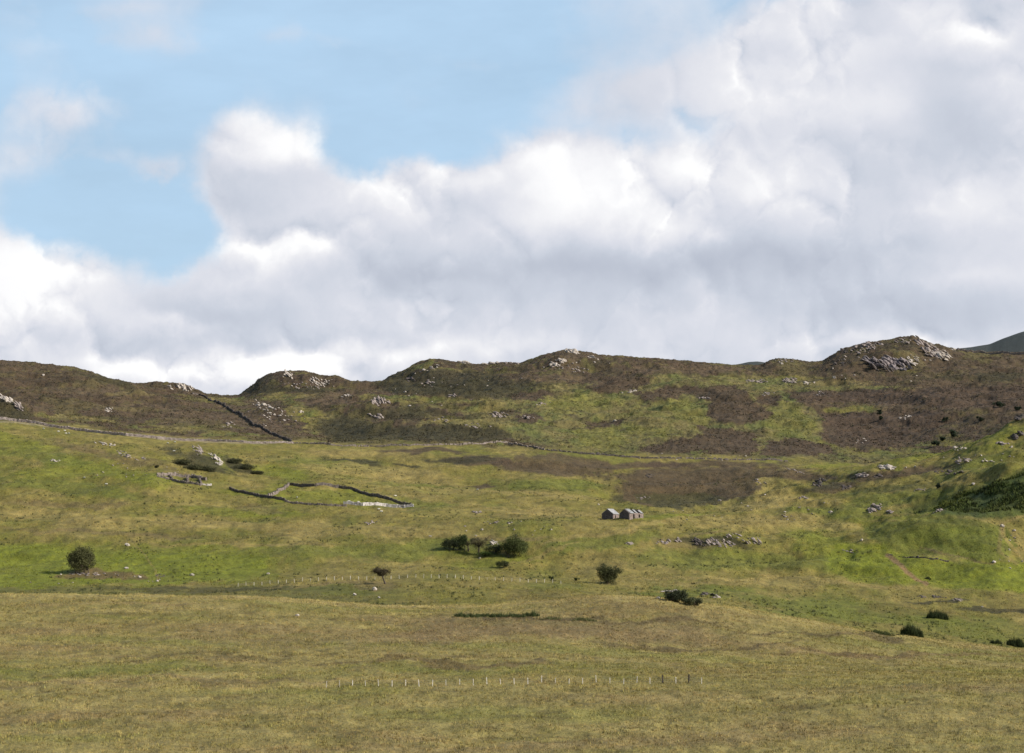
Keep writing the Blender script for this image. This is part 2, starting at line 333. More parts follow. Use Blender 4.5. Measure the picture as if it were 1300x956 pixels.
for a in [(130, 676, 140, 3, 2), (90, 640, 90, 4, 2), (90, 565, 60, 5, 8), (150, 578, 60, 4, 12), (180, 590, 50, 3, 14), (330, 647, 30, 4, 6), (110, 729, 50, 3, 0), (205, 731, 18, 3, 0), (440, 742, 60, 3, 0), (640, 682, 60, 3, 0), (870, 690, 60, 4, 4), (900, 676, 60, 2, -8), (1245, 640, 30, 4, -25)]:
    lay(ell(*a), 'soil', .45)
# heather hill above the wall
up = sst(wall_y - 3 - QY, -2, 4)
# right-hand: brown hill only behind the green spur
spur = np.interp(PX, [900, 1000, 1100, 1180, 1240, 1300, 1450], [590, 586, 580, 572, 556, 536, 500])
up = up * np.where(PX > 1050, sst(Y, 1255, 1330), 1) 
lay(up, 'heather'); lay(up * sst(med, -.1, .35), 'dheather', .55); lay(up * sst(big, .1, .4), 'purple', .55); lay(up * sst(fine, .08, .4), (.115, .095, .045), .5)
lay(up * sst(fade, .25, .6), 'olive', .22); lay(up * sst(fbm(X, Y * .4, 45, 5, .6, 99) + fade * .15, .12, .22), (.135, .122, .048), .7)
lay(up * ell(1150, 495, 200, 50, 0), (.105, .075, .052), .5); lay(up * ell(60, 495, 140, 30, 6), (.09, .064, .044), .5)
for a in [(90, 531, 55, 4, 6), (230, 545, 75, 4, 4), (180, 520, 50, 3, 3), (300, 552, 40, 2, 2), (285, 508, 28, 3, 0), (372, 504, 44, 3.4, -3), (376, 520, 12, 14, -30), (398, 536, 14, 18, -35), (352, 500, 20, 4, -20),
          (470, 505, 24, 5, 0), (520, 507, 60, 4, 0), (590, 509, 70, 4, 2), (520, 470, 40, 3, -25), (575, 470, 30, 3, 0), (600, 534, 70, 3.5, 4), (640, 545, 40, 6, 10),
          (470, 556, 60, 3, 0), (640, 520, 60, 6, 0), (160, 500, 30, 3, 0), (680, 497, 50, 3, -6)]:
    lay(up * ell(*a, .25), (.190, .168, .060), .88)
for a in [(700, 508, 55, 13, 4), (770, 520, 110, 22, 2), (880, 498, 70, 10, 0), (850, 545, 120, 20, 2), (720, 550, 90, 14, 6), (960, 481, 90, 4.2, 0), (990, 530, 46, 20, 16),
          (1000, 560, 70, 10, 0), (1060, 493, 100, 3.2, 0), (930, 484, 40, 4, 0), (965, 508, 20, 10, 20), (1085, 520, 36, 5, -4), (700, 568, 90, 5, 4), (880, 572, 200, 4, 1), (1160, 470, 10, 1, 0), (1120, 575, 70, 8, 0), (1180, 562, 60, 5, 0), (1150, 550, 40, 5, 0)]:
    lay(up * ell(*a, .2), (.188, .172, .050), .92)
for a in [(760, 508, 60, 6, 4), (700, 505, 30, 5, 0), (800, 545, 60, 9, 0), (990, 515, 30, 10, 20), (870, 515, 22, 10, 20), (965, 505, 16, 6, 0), (1010, 552, 50, 5, 0), (600, 486, 9, 4, 0), (740, 565, 40, 7, 0), (870, 568, 24, 4, 0), (392, 533, 8, 8, -35), (1240, 503, 12, 3, 0), (1060, 568, 70, 4, 0)]:
    lay(up * ell(*a), (.212, .205, .044), .8)
for a in [(720, 525, 70, 3, 4), (850, 528, 60, 4, -8), (905, 548, 50, 4, 6), (1010, 538, 40, 3, 0), (960, 545, 60, 3, 0), (830, 505, 40, 3, -10), (640, 497, 40, 2, 0), (1050, 486, 60, 1.6, 0)]:
    lay(up * ell(*a), 'straw', .6)
for a in [(815, 483, 42, 5.5, 0), (775, 493, 42, 6, 4), (690, 499, 24, 5, 0), (840, 499, 42, 5, -9), (925, 499, 45, 10, 12), (945, 519, 52, 17, 10), (910, 540, 50, 6, 12), (845, 567, 60, 8, -4), (930, 566, 50, 12, 0), (750, 538, 38, 4, 3),
          (670, 560, 50, 10, 8), (655, 527, 20, 8, 0), (1020, 503, 60, 8, 4), (985, 512, 18, 8, 20), (1090, 540, 70, 16, 6), (1010, 571, 60, 5, 4), (760, 505, 12, 2, 0), (715, 520, 18, 2, 0), (780, 500, 18, 2, 0)]:
    lay(up * ell(*a, .14), (.088, .064, .042), .95)
for a in [(440, 545, 42, 16, 8), (560, 548, 80, 9, 2), (600, 548, 50, 8, 0), (500, 480, 30, 6, -20), (620, 492, 70, 10, 0), (345, 494, 30, 5, 0), (540, 495, 60, 8, 6), (315, 488, 12, 8, -50), (390, 495, 50, 4, 0), (130, 482, 40, 5, 15), (500, 525, 60, 8, 0), (12, 524, 26, 9, 12), (940, 516, 30, 8, 6), (1200, 480, 30, 4, 0), (1270, 478, 40, 5, 0)]:
    lay(up * ell(*a), 'dheather', .8)
for a in [(180, 518, 60, 6, 0), (140, 500, 70, 6, 4), (250, 530, 60, 9, 6), (420, 505, 40, 8, 0), (870, 470, 90, 6, 0), (700, 480, 50, 5, 0), (1180, 510, 90, 14, 0), (1100, 500, 70, 6, 0), (345, 545, 50, 8, 12), (570, 475, 60, 6, 0)]:
    lay(up * ell(*a), 'purple', .6)
# heather below the wall
for a in [(690, 592, 75, 8, 4), (610, 585, 60, 6, 4), (855, 606, 95, 8, 2), (870, 622, 85, 16, 2), (960, 600, 90, 7, 0), (800, 590, 90, 5, 0), (620, 618, 24, 2, 0), (1150, 598, 70, 5, -6), (1030, 606, 50, 4, 0), (900, 590, 100, 5, 0), (540, 572, 60, 3, 0), (1060, 618, 34, 6, -10)]:
    lay((1 - up) * ell(*a), 'heather', .85)
for a in [(260, 588, 55, 9, 20), (310, 592, 26, 5, 28), (235, 592, 24, 5, 10), (450, 588, 40, 4, 8), (820, 634, 40, 7, 4), (900, 630, 50, 6, -4), (510, 592, 14, 2, 0), (580, 584, 50, 4, 0), (1045, 618, 26, 5, -15), (900, 687, 60, 5, 6), (1290, 775, 60, 3, 0), (1200, 764, 50, 2, 0)]:
    lay((1 - up) * ell(*a), 'dheather', .85)
# hand surveyed outlines of the clearest patches
def poly(pts, soft=2.0, rag=8.0):
    P = np.array(pts, float); m_ = np.zeros(X.shape)
    sel = (PX > P[:, 0].min() - 25) & (PX < P[:, 0].max() + 25) & (PY > P[:, 1].min() - 12) & (PY < P[:, 1].max() + 12)
    x = PX[sel] + wpx[sel] * .45 + fade[sel] * rag * 1.5; y = PY[sel] + wpy[sel] * .45 + fade[sel] * rag * .5
    ins = np.zeros(x.shape, bool); d = np.full(x.shape, 1e9)
    for a, b in zip(P, np.roll(P, -1, 0)):
        ins ^= ((a[1] > y) != (b[1] > y)) & (x < (b[0] - a[0]) * (y - a[1]) / (b[1] - a[1] + 1e-9) + a[0])
        ab = b - a; t_ = np.clip(((x - a[0]) * ab[0] + (y - a[1]) * ab[1]) / (ab @ ab), 0, 1)
        d = np.minimum(d, np.hypot(x - a[0] - t_ * ab[0], y - a[1] - t_ * ab[1]))
    m_[sel] = sst(np.where(ins, d, -d), -soft, soft); return m_
HE = (.086, .059, .045); GH = (.176, .168, .066)
hill = (Y > 1300)
lay(hill * up * poly([(640, 500), (690, 490), (740, 488), (800, 477), (860, 474), (900, 478), (960, 478), (1060, 487), (1150, 492), (1060, 499), (1010, 505), (1030, 520), (1050, 535), (1060, 548), (1040, 560), (1080, 575), (1130, 580), (1180, 570), (1180, 586), (900, 586), (740, 575), (680, 565), (640, 555), (650, 535), (600, 541), (560, 540), (600, 530), (660, 525), (640, 512)]), GH, .72)
lay(hill * up * (C[..., 1] > .13) * sst(med, .0, .35), (.215, .175, .085), .6); lay(hill * up * (C[..., 1] > .13) * sst(-med, .05, .35), (.118, .140, .048), .65); lay(hill * up * (C[..., 1] > .12) * sst(fbm(X, Y * .5, 16, 4, .65, 151), .18, .34), (.095, .078, .045), .7)
for p_ in [[(690, 508), (740, 500), (790, 508), (760, 520), (700, 522)], [(845, 505), (870, 508), (900, 530), (890, 540), (860, 532), (845, 520)], [(730, 545), (770, 540), (800, 560), (770, 572), (735, 565)], [(975, 512), (1005, 508), (1040, 545), (1015, 555), (975, 540)], [(790, 540), (850, 545), (840, 556), (795, 552)]]:
    lay(hill * up * poly(p_), (.195, .195, .046), .5)
for p_ in [[(745, 494), (768, 480), (800, 477), (830, 478), (822, 490), (795, 499), (760, 500)], [(805, 500), (840, 492), (885, 489), (880, 500), (845, 507), (812, 509)],
           [(873, 492), (935, 488), (947, 500), (977, 524), (968, 534), (925, 539), (897, 528), (903, 511), (880, 501)], [(890, 540), (915, 543), (960, 550), (963, 572), (946, 583), (892, 584), (884, 565)],
           [(808, 574), (850, 558), (892, 556), (886, 571), (858, 579)], [(970, 560), (1010, 556), (1050, 565), (1056, 576), (1000, 581), (972, 578)],
           [(1000, 497), (1100, 494), (1310, 490), (1310, 520), (1200, 518), (1100, 512), (1010, 510)], [(1045, 526), (1100, 524), (1200, 520), (1190, 558), (1150, 570), (1070, 572), (1042, 556)], [(960, 502), (995, 503), (988, 518), (966, 514)],
           [(655, 530), (672, 522), (690, 530), (676, 537), (655, 537)], [(740, 538), (790, 532), (795, 540), (750, 544)], [(640, 502), (690, 494), (702, 500), (680, 508), (650, 508)]]:
    lay(hill * up * poly(p_, 1.6), HE, .93)
for p_ in [[(412, 540), (440, 528), (470, 538), (520, 546), (520, 558), (430, 562), (412, 552)], [(510, 556), (535, 541), (580, 540), (640, 546), (648, 556), (630, 562), (520, 563)],
           [(485, 492), (500, 478), (540, 470), (600, 470), (640, 478), (640, 498), (560, 500), (500, 500)], [(575, 498), (640, 488), (680, 492), (640, 506), (590, 506)], [(305, 503), (330, 484), (345, 476), (335, 492), (318, 503)]]:
    lay(hill * up * poly(p_, 2), (.058, .052, .028), .8)
lay(hill * up * poly([(520, 541), (545, 533), (600, 532), (655, 538), (650, 543), (600, 537), (550, 538)], 1), (.22, .19, .08), .8)
for p_ in [[(655, 578), (700, 576), (770, 585), (780, 600), (720, 606), (670, 598)], [(788, 612), (800, 600), (850, 592), (930, 597), (960, 608), (966, 622), (930, 636), (880, 645), (830, 645), (802, 636), (794, 622)], [(1085, 604), (1150, 594), (1190, 598), (1150, 606), (1090, 612)]]:
    lay((1 - up) * poly(p_, 1.6), (.108, .078, .048), .88)
lay((1 - up) * poly([(815, 628), (900, 626), (925, 634), (880, 646), (830, 645)], 2), (.07, .075, .03), .6)
lay(poly([(1060, 690), (1110, 688), (1180, 712), (1310, 715), (1310, 748), (1200, 748), (1080, 736), (1040, 715)], 3, 6), (.185, .215, .020), .75)
lay(poly([(1095, 668), (1130, 662), (1180, 657), (1230, 659), (1275, 667), (1285, 690), (1270, 712), (1200, 706), (1140, 700), (1110, 690)], 2.5), (.135, .155, .026), .8)
lay(poly([(-10, 690), (45, 690), (120, 700), (330, 705), (350, 733), (200, 742), (-10, 745)], 4, 8), (.185, .215, .024), .7)
lay(poly([(80, 726), (120, 724), (185, 729), (190, 733), (120, 736), (70, 735)], 1.5), (.17, .115, .07), .8)
lay(poly([(-10, 506), (20, 510), (32, 520), (42, 530), (40, 536), (-10, 533)], 1.5), (.07, .06, .03), .8)
# bracken slope on the right
lay(poly([(1195, 652), (1230, 632), (1262, 612), (1310, 588), (1310, 655), (1250, 657)], 2), (.070, .098, .022), .9)
lay(poly([(1130, 652), (1180, 640), (1225, 622), (1290, 592), (1300, 586), (1262, 610), (1230, 632), (1195, 651)], 2), (.17, .19, .03), .6)
lay(ell(1262, 632, 72, 18, -20, .8), (.062, .086, .022), .85); lay(ell(1200, 640, 60, 10, -10), (.075, .098, .022), .6)
lay(ell(1120, 622, 60, 5, -6), (.06, .075, .022), .6)
# trodden tracks
def track(pts, wpx_, name, k):
    d = np.full(X.shape, 1e9); q = np.array(pts, float)
    for a, b in zip(q[:-1], q[1:]):
        ab = b - a; t_ = np.clip(((PX - a[0]) * ab[0] + (PY - a[1]) * ab[1]) / (ab @ ab), 0, 1)
        d = np.minimum(d, np.hypot(PX - a[0] - t_ * ab[0], (PY - a[1] - t_ * ab[1]) * 1.6))
    lay((1 - sst(d + fade * 1.5, wpx_ * .5, wpx_)) * (PY < 900), name, k)
track([(1128, 706), (1142, 716), (1152, 727), (1165, 736), (1176, 742)], 5, (.25,.17,.10), .95)
track([(1300, 655), (1272, 663), (1274, 680), (1290, 700), (1300, 712)], 3.2, 'straw', .7)
track([(1272, 665), (1268, 700), (1290, 716)], 4, 'soil', .4)
track([(1165, 694), (1200, 703), (1240, 713), (1262, 716)], 2.2, 'soil', .6)
track([(168, 690), (183, 703), (196, 722), (202, 738)], 1.4, 'straw', .6)
track([(0, 535), (40, 538), (60, 541), (120, 547), (210, 558), (300, 562), (340, 563)], 2.6, 'stone', .45)
# far hill moor, with a bluish haze tint put into its colour
lay(sst(Y, 3000, 3600), (.058, .070, .080), .95)
C *= (1 + .20 * fine + .12 * fbm(X, Y, 1.7, 3, .6, 103))[..., None]
C = C * np.where((mead > .5)[..., None], np.array([.88, .865, .70]), np.array([.85, .83, .66])); C = np.clip(C, .008, .8)
# tussocks and heather clumps in the surface itself
hm = np.clip(up, 0, 1)
Z += (sst(Y, 350, 420) * (1 - sst(Y, 2200, 2600))) * (fbm(X, Y, 3.2, 3, .65, 111) * (.24 + .42 * hm) + fbm(X, Y * .8, 11, 3, .5, 113) * (.42 + .6 * hm))
Z += mead * fbm(X, Y, 6, 3, .5, 117) * .18

verts = np.stack([X, Y, Z], -1).reshape(-1, 3).astype(np.float32)
ii = (np.arange(NR - 1)[:, None] * NC + np.arange(NC - 1)[None, :]).ravel()
faces = np.stack([ii, ii + 1, ii + NC + 1, ii + NC], 1).astype(np.int32)
def fast_mesh(name, v, f, cols=None, smooth=True):
    v = np.asarray(v, np.float32); f = np.asarray(f, np.int32); k = f.shape[1]
    me = bpy.data.meshes.new(name); me.vertices.add(len(v)); me.vertices.foreach_set('co', v.ravel())
    me.loops.add(f.size); me.loops.foreach_set('vertex_index', f.ravel())
    me.polygons.add(len(f)); me.polygons.foreach_set('loop_start', np.arange(0, f.size, k, dtype=np.int32))
    me.polygons.foreach_set('loop_total', np.full(len(f), k, np.int32))
    me.polygons.foreach_set('use_smooth', np.full(len(f), smooth, bool))
    if cols is not None:
        at = me.attributes.new('tint', 'FLOAT_COLOR', 'POINT')
        c4 = np.concatenate([cols, np.ones((len(cols), 1))], 1).astype(np.float32); at.data.foreach_set('color', c4.ravel())
    me.update(calc_edges=True)
    return me
gme = fast_mesh('ground', verts, faces, C.reshape(-1, 3))
ground = bpy.data.objects.new('ground', gme); COL.objects.link(ground); tag(ground, kind='structure')

# ------------------------------------------------------------------ ground queries
VV = np.where(Y > 150, Z / np.maximum(Y, 150), -1.0)
VM = np.maximum.accumulate(VV, axis=0)
def hit(px, py):
    """world point of the ground seen at a photo pixel"""
    u, v = px_uv(px, py)
    c = int(np.clip(np.searchsorted(us, u) - 1, 0, NC - 2)); fr = (u - us[c]) / (us[c + 1] - us[c])
    col = VM[:, c] * (1 - fr) + VM[:, c + 1] * fr
    r = int(np.searchsorted(col, v)); r = min(max(r, 1), NR - 1)
    a, b = col[r - 1], col[r]
    t = 0 if b <= a else (v - a) / (b - a)
    D = Ds[r - 1] + (Ds[r] - Ds[r - 1]) * min(max(t, 0), 1)
    if D > 2300: D = 2150
    return hgt(u * D, D)
def hgt(x, y):
    u = x / max(y, 200.0)
    c = int(np.clip(np.searchsorted(us, u) - 1, 0, NC - 2)); fr = (u - us[c]) / (us[c + 1] - us[c])
    r = int(np.clip(np.searchsorted(Ds, y) - 1, 0, NR - 2)); fs = (y - Ds[r]) / (Ds[r + 1] - Ds[r])
    z = (Z[r, c] * (1 - fr) + Z[r, c + 1] * fr) * (1 - fs) + (Z[r + 1, c] * (1 - fr) + Z[r + 1, c + 1] * fr) * fs
    return Vector((x, y, float(z)))
def many_hgt(x, y, arr=None):
    u = x / np.maximum(y, 200)
    c = np.clip(np.searchsorted(us, u) - 1, 0, NC - 2); r = np.clip(np.searchsorted(Ds, y) - 1, 0, NR - 2)
    fr = (u - us[c]) / (us[c + 1] - us[c]); fs = (y - Ds[r]) / (Ds[r + 1] - Ds[r])
    if arr is not None: return arr[r, c]
    return (Z[r, c] * (1 - fr) + Z[r, c + 1] * fr) * (1 - fs) + (Z[r + 1, c] * (1 - fr) + Z[r + 1, c + 1] * fr) * fs

# ------------------------------------------------------------------ materials
def mat(name, fn, rough=.9):
    m = bpy.data.materials.new(name); m.use_nodes = True; q = NT(m.node_tree)
    b = m.node_tree.nodes['Principled BSDF']; b.inputs['Roughness'].default_value = rough
    b.inputs['Specular IOR Level'].default_value = .25
    fn(q, b); return m
def objco(q): return q.n.new('ShaderNodeTexCoord').outputs['Object']
def geopos(q): return q.n.new('ShaderNodeNewGeometry').outputs['Position']
def g_ground(q, b):
    at = q.n.new('ShaderNodeAttribute'); at.attribute_name = 'tint'
    p = geopos(q)
    n1 = q.noise(p, 1.5, 5, .72); n2 = q.noise(q.v('MULTIPLY', p, (1, .5, 1)), .28, 5, .6); n3 = q.noise(q.v('MULTIPLY', p, (.5, 1, 1)), .09, 4, .6)
    f = q.m('ADD', q.m('ADD', q.m('MULTIPLY', n1, 1.1), q.m('MULTIPLY', n2, 1.0)), q.m('MULTIPLY', n3, .7))
    f = q.mr(f, 1.0, 1.85, .62, 1.34)
    col = q.v('SCALE', at.outputs['Color'], f)
    yel = q.mix(q.mr(q.noise(p, .5, 4, .6), .5, .68, 0, .5), col, q.v('MULTIPLY', col, (1.32, 1.12, .9)))
    q.put(b.inputs['Base Color'], yel)
    bp = q.n.new('ShaderNodeBump'); bp.inputs['Strength'].default_value = .9; bp.inputs['Distance'].default_value = .6
    q.put(bp.inputs['Height'], q.m('ADD', q.noise(p, .9, 5, .7), q.m('MULTIPLY', q.noise(p, 3.2, 3, .6), .4))); q.l.new(bp.outputs[0], b.inputs['Normal'])
M_ground = mat('moorland turf', g_ground, .95); gme.materials.append(M_ground)
def g_tint(q, b):
    at = q.n.new('ShaderNodeAttribute'); at.attribute_name = 'tint'; q.put(b.inputs['Base Color'], at.outputs['Color'])
M_tuft = mat('grass blades', g_tint, .85)
def stone_fn(c1, c2, c3, sc=1.0):
    def fn(q, b):
        p = geopos(q)
        a = q.mix(q.mr(q.noise(p, .9 * sc, 5, .65), .38, .62), (*c1, 1), (*c2, 1))
        a = q.mix(q.mr(q.noise(p, .45 * sc, 6, .7), .56, .68), a, (*c3, 1))
        q.put(b.inputs['Base Color'], a)
        bp = q.n.new('ShaderNodeBump'); bp.inputs['Strength'].default_value = .8; bp.inputs['Distance'].default_value = .25
        q.put(bp.inputs['Height'], q.noise(p, 2.2 * sc, 5, .7)); q.l.new(bp.outputs[0], b.inputs['Normal'])
    return fn
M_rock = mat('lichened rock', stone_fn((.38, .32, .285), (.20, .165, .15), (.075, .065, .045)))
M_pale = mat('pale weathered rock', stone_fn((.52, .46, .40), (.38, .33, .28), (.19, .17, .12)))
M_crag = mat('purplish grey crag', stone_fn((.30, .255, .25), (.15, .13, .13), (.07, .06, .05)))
M_dark = mat('dark heathery and shaded rock', stone_fn((.14, .115, .105), (.075, .065, .06), (.06, .06, .03)))  # dark rock; on shadowed crags the shade is put into this colour
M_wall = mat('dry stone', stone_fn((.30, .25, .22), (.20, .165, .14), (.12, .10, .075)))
M_walldark = mat('shade-darkened dry stone', stone_fn((.19, .16, .14), (.11, .092, .08), (.06, .052, .035)))  # wall stone with the shade of its unlit face put into the colour
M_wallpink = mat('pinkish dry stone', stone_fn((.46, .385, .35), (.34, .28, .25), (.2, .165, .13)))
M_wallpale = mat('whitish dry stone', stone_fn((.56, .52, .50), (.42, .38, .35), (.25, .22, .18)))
M_hut = mat('mortared rubble stone', stone_fn((.31, .245, .22), (.19, .15, .135), (.09, .075, .065), 1.6))
M_gable = mat('shade-darkened gable stone', stone_fn((.15, .125, .12), (.10, .085, .08), (.06, .05, .045), 1.6))  # hut stone made darker in colour to stand for shade on the gable
M_slate = mat('grey slate roof', stone_fn((.36, .36, .36), (.25, .25, .255), (.20, .19, .15), .8))
M_black = mat('dark interior', lambda q, b: q.put(b.inputs['Base Color'], (.015, .014, .013, 1)))
M_post = mat('weathered fence wood', stone_fn((.76, .70, .60), (.66, .60, .50), (.5, .45, .37), 2))
M_postdark = mat('dark creosoted wood', stone_fn((.09, .07, .055), (.06, .05, .04), (.05, .045, .035), 2))
M_wire = mat('galvanised wire', lambda q, b: (q.put(b.inputs['Base Color'], (.4, .4, .4, 1)), q.put(b.inputs['Metallic'], .7)), .5)
M_bark = mat('bark', stone_fn((.13, .10, .075), (.085, .065, .05), (.06, .055, .035), 3))
def leaf_mat(name, c): 
    def fn(q, b):
        at = q.n.new('ShaderNodeAttribute'); at.attribute_name = 'tint'
        q.put(b.inputs['Base Color'], q.v('MULTIPLY', at.outputs['Color'], c))
    return mat(name, fn, .8)
M_leaf = leaf_mat('tree leaves', (1, 1, 1))
M_wool = mat('sheep wool', stone_fn((.80, .77, .68), (.70, .67, .58), (.6, .56, .48), 6))
M_face = mat('dark sheep face', lambda q, b: q.put(b.inputs['Base Color'], (.05, .045, .04, 1)))

def link(name, me, m, parent=None, loc=None):
    o = bpy.data.objects.new(name, me)
    if m and not me.materials: me.materials.append(m)
    COL.objects.link(o)
    if parent: o.parent = parent
    if loc is not None: o.location = loc
    return o
def empty(name, loc, rz=0):
    o = bpy.data.objects.new(name, None); COL.objects.link(o); o.location = loc; o.rotation_euler = (0, 0, rz); o.empty_display_size = .5; return o

# ------------------------------------------------------------------ rocks
def ico(sub):
    bm = bmesh.new(); bmesh.ops.create_icosphere(bm, subdivisions=sub, radius=1.0)
    v = np.array([x.co[:] for x in bm.verts]); f = np.array([[a.index for a in p.verts] for p in bm.faces]); bm.free(); return v, f
ICO2 = ico(2); ICO3 = ico(3)
def rock_vf(rng, sx, sy, sz, lean=0.0, big=False, rz=None):
    v, f = ICO3 if big else ICO2
    v = v.copy() * (1 + .0 * v)
    for i in range(11):
        n = rng.normal(size=3); n /= np.linalg.norm(n); d = rng.uniform(.48, .82)
        s = v @ n - d; v = v - np.where(s > 0, s, 0)[:, None] * n
    v *= 1 + rng.normal(size=(len(v), 1)) * .03
    v = v * np.array([sx, sy, sz]) / .75
    if lean:
        c, s = math.cos(lean), math.sin(lean); v = v @ np.array([[c, 0, -s], [0, 1, 0], [s, 0, c]])
    a = rng.uniform(0, 2 * math.pi) if rz is None else rz
    c, s = math.cos(a), math.sin(a); v = v @ np.array([[c, s, 0], [-s, c, 0], [0, 0, 1]])
    return v, f
def join_vf(parts):
    vs, fs, n = [], [], 0
    for v, f in parts: vs.append(v); fs.append(f + n); n += len(v)
    return np.concatenate(vs), np.concatenate(fs)

def outcrop(cx, cy, rx, ry, n, size, label, m=None, ang=0, lean=.5, seed=0, flat=.55, group=None, name='rock_outcrop', cat='rock outcrop', aspect=1.5):
    rng = np.random.RandomState(seed + int(cx * 7 + cy)); parts = []; p0 = hit(cx, cy)
    a = R(ang)
    for i in range(n):
        r = math.sqrt(rng.rand()); th = rng.rand() * 2 * math.pi
        dx, dy = r * rx * math.cos(th), r * ry * math.sin(th)
        qx = cx + dx * math.cos(a) - dy * math.sin(a); qy = cy + dx * math.sin(a) + dy * math.cos(a)
        p = hit(qx, qy)
        if abs(p.y - p0.y) > 160: continue
        s = size * rng.uniform(.35, 1.0) * (1.15 - .5 * r)
        v, f = rock_vf(rng, s * rng.uniform(.7, aspect), s * rng.uniform(.5, .9), s * rng.uniform(flat * .7, flat * 1.3), lean * rng.uniform(.6, 1.3), rz=rng.normal() * .35)
        parts.append((v, f, (p.x - p0.x, p.y - p0.y, p.z + s * .03 - p0.z)))
    if not parts: return
    root = empty(name, p0); tag(root, label, cat, group)
    for v, f, l in parts: link('rock', fast_mesh('rock', v, f, smooth=False), m or M_rock, root, l)
    return root
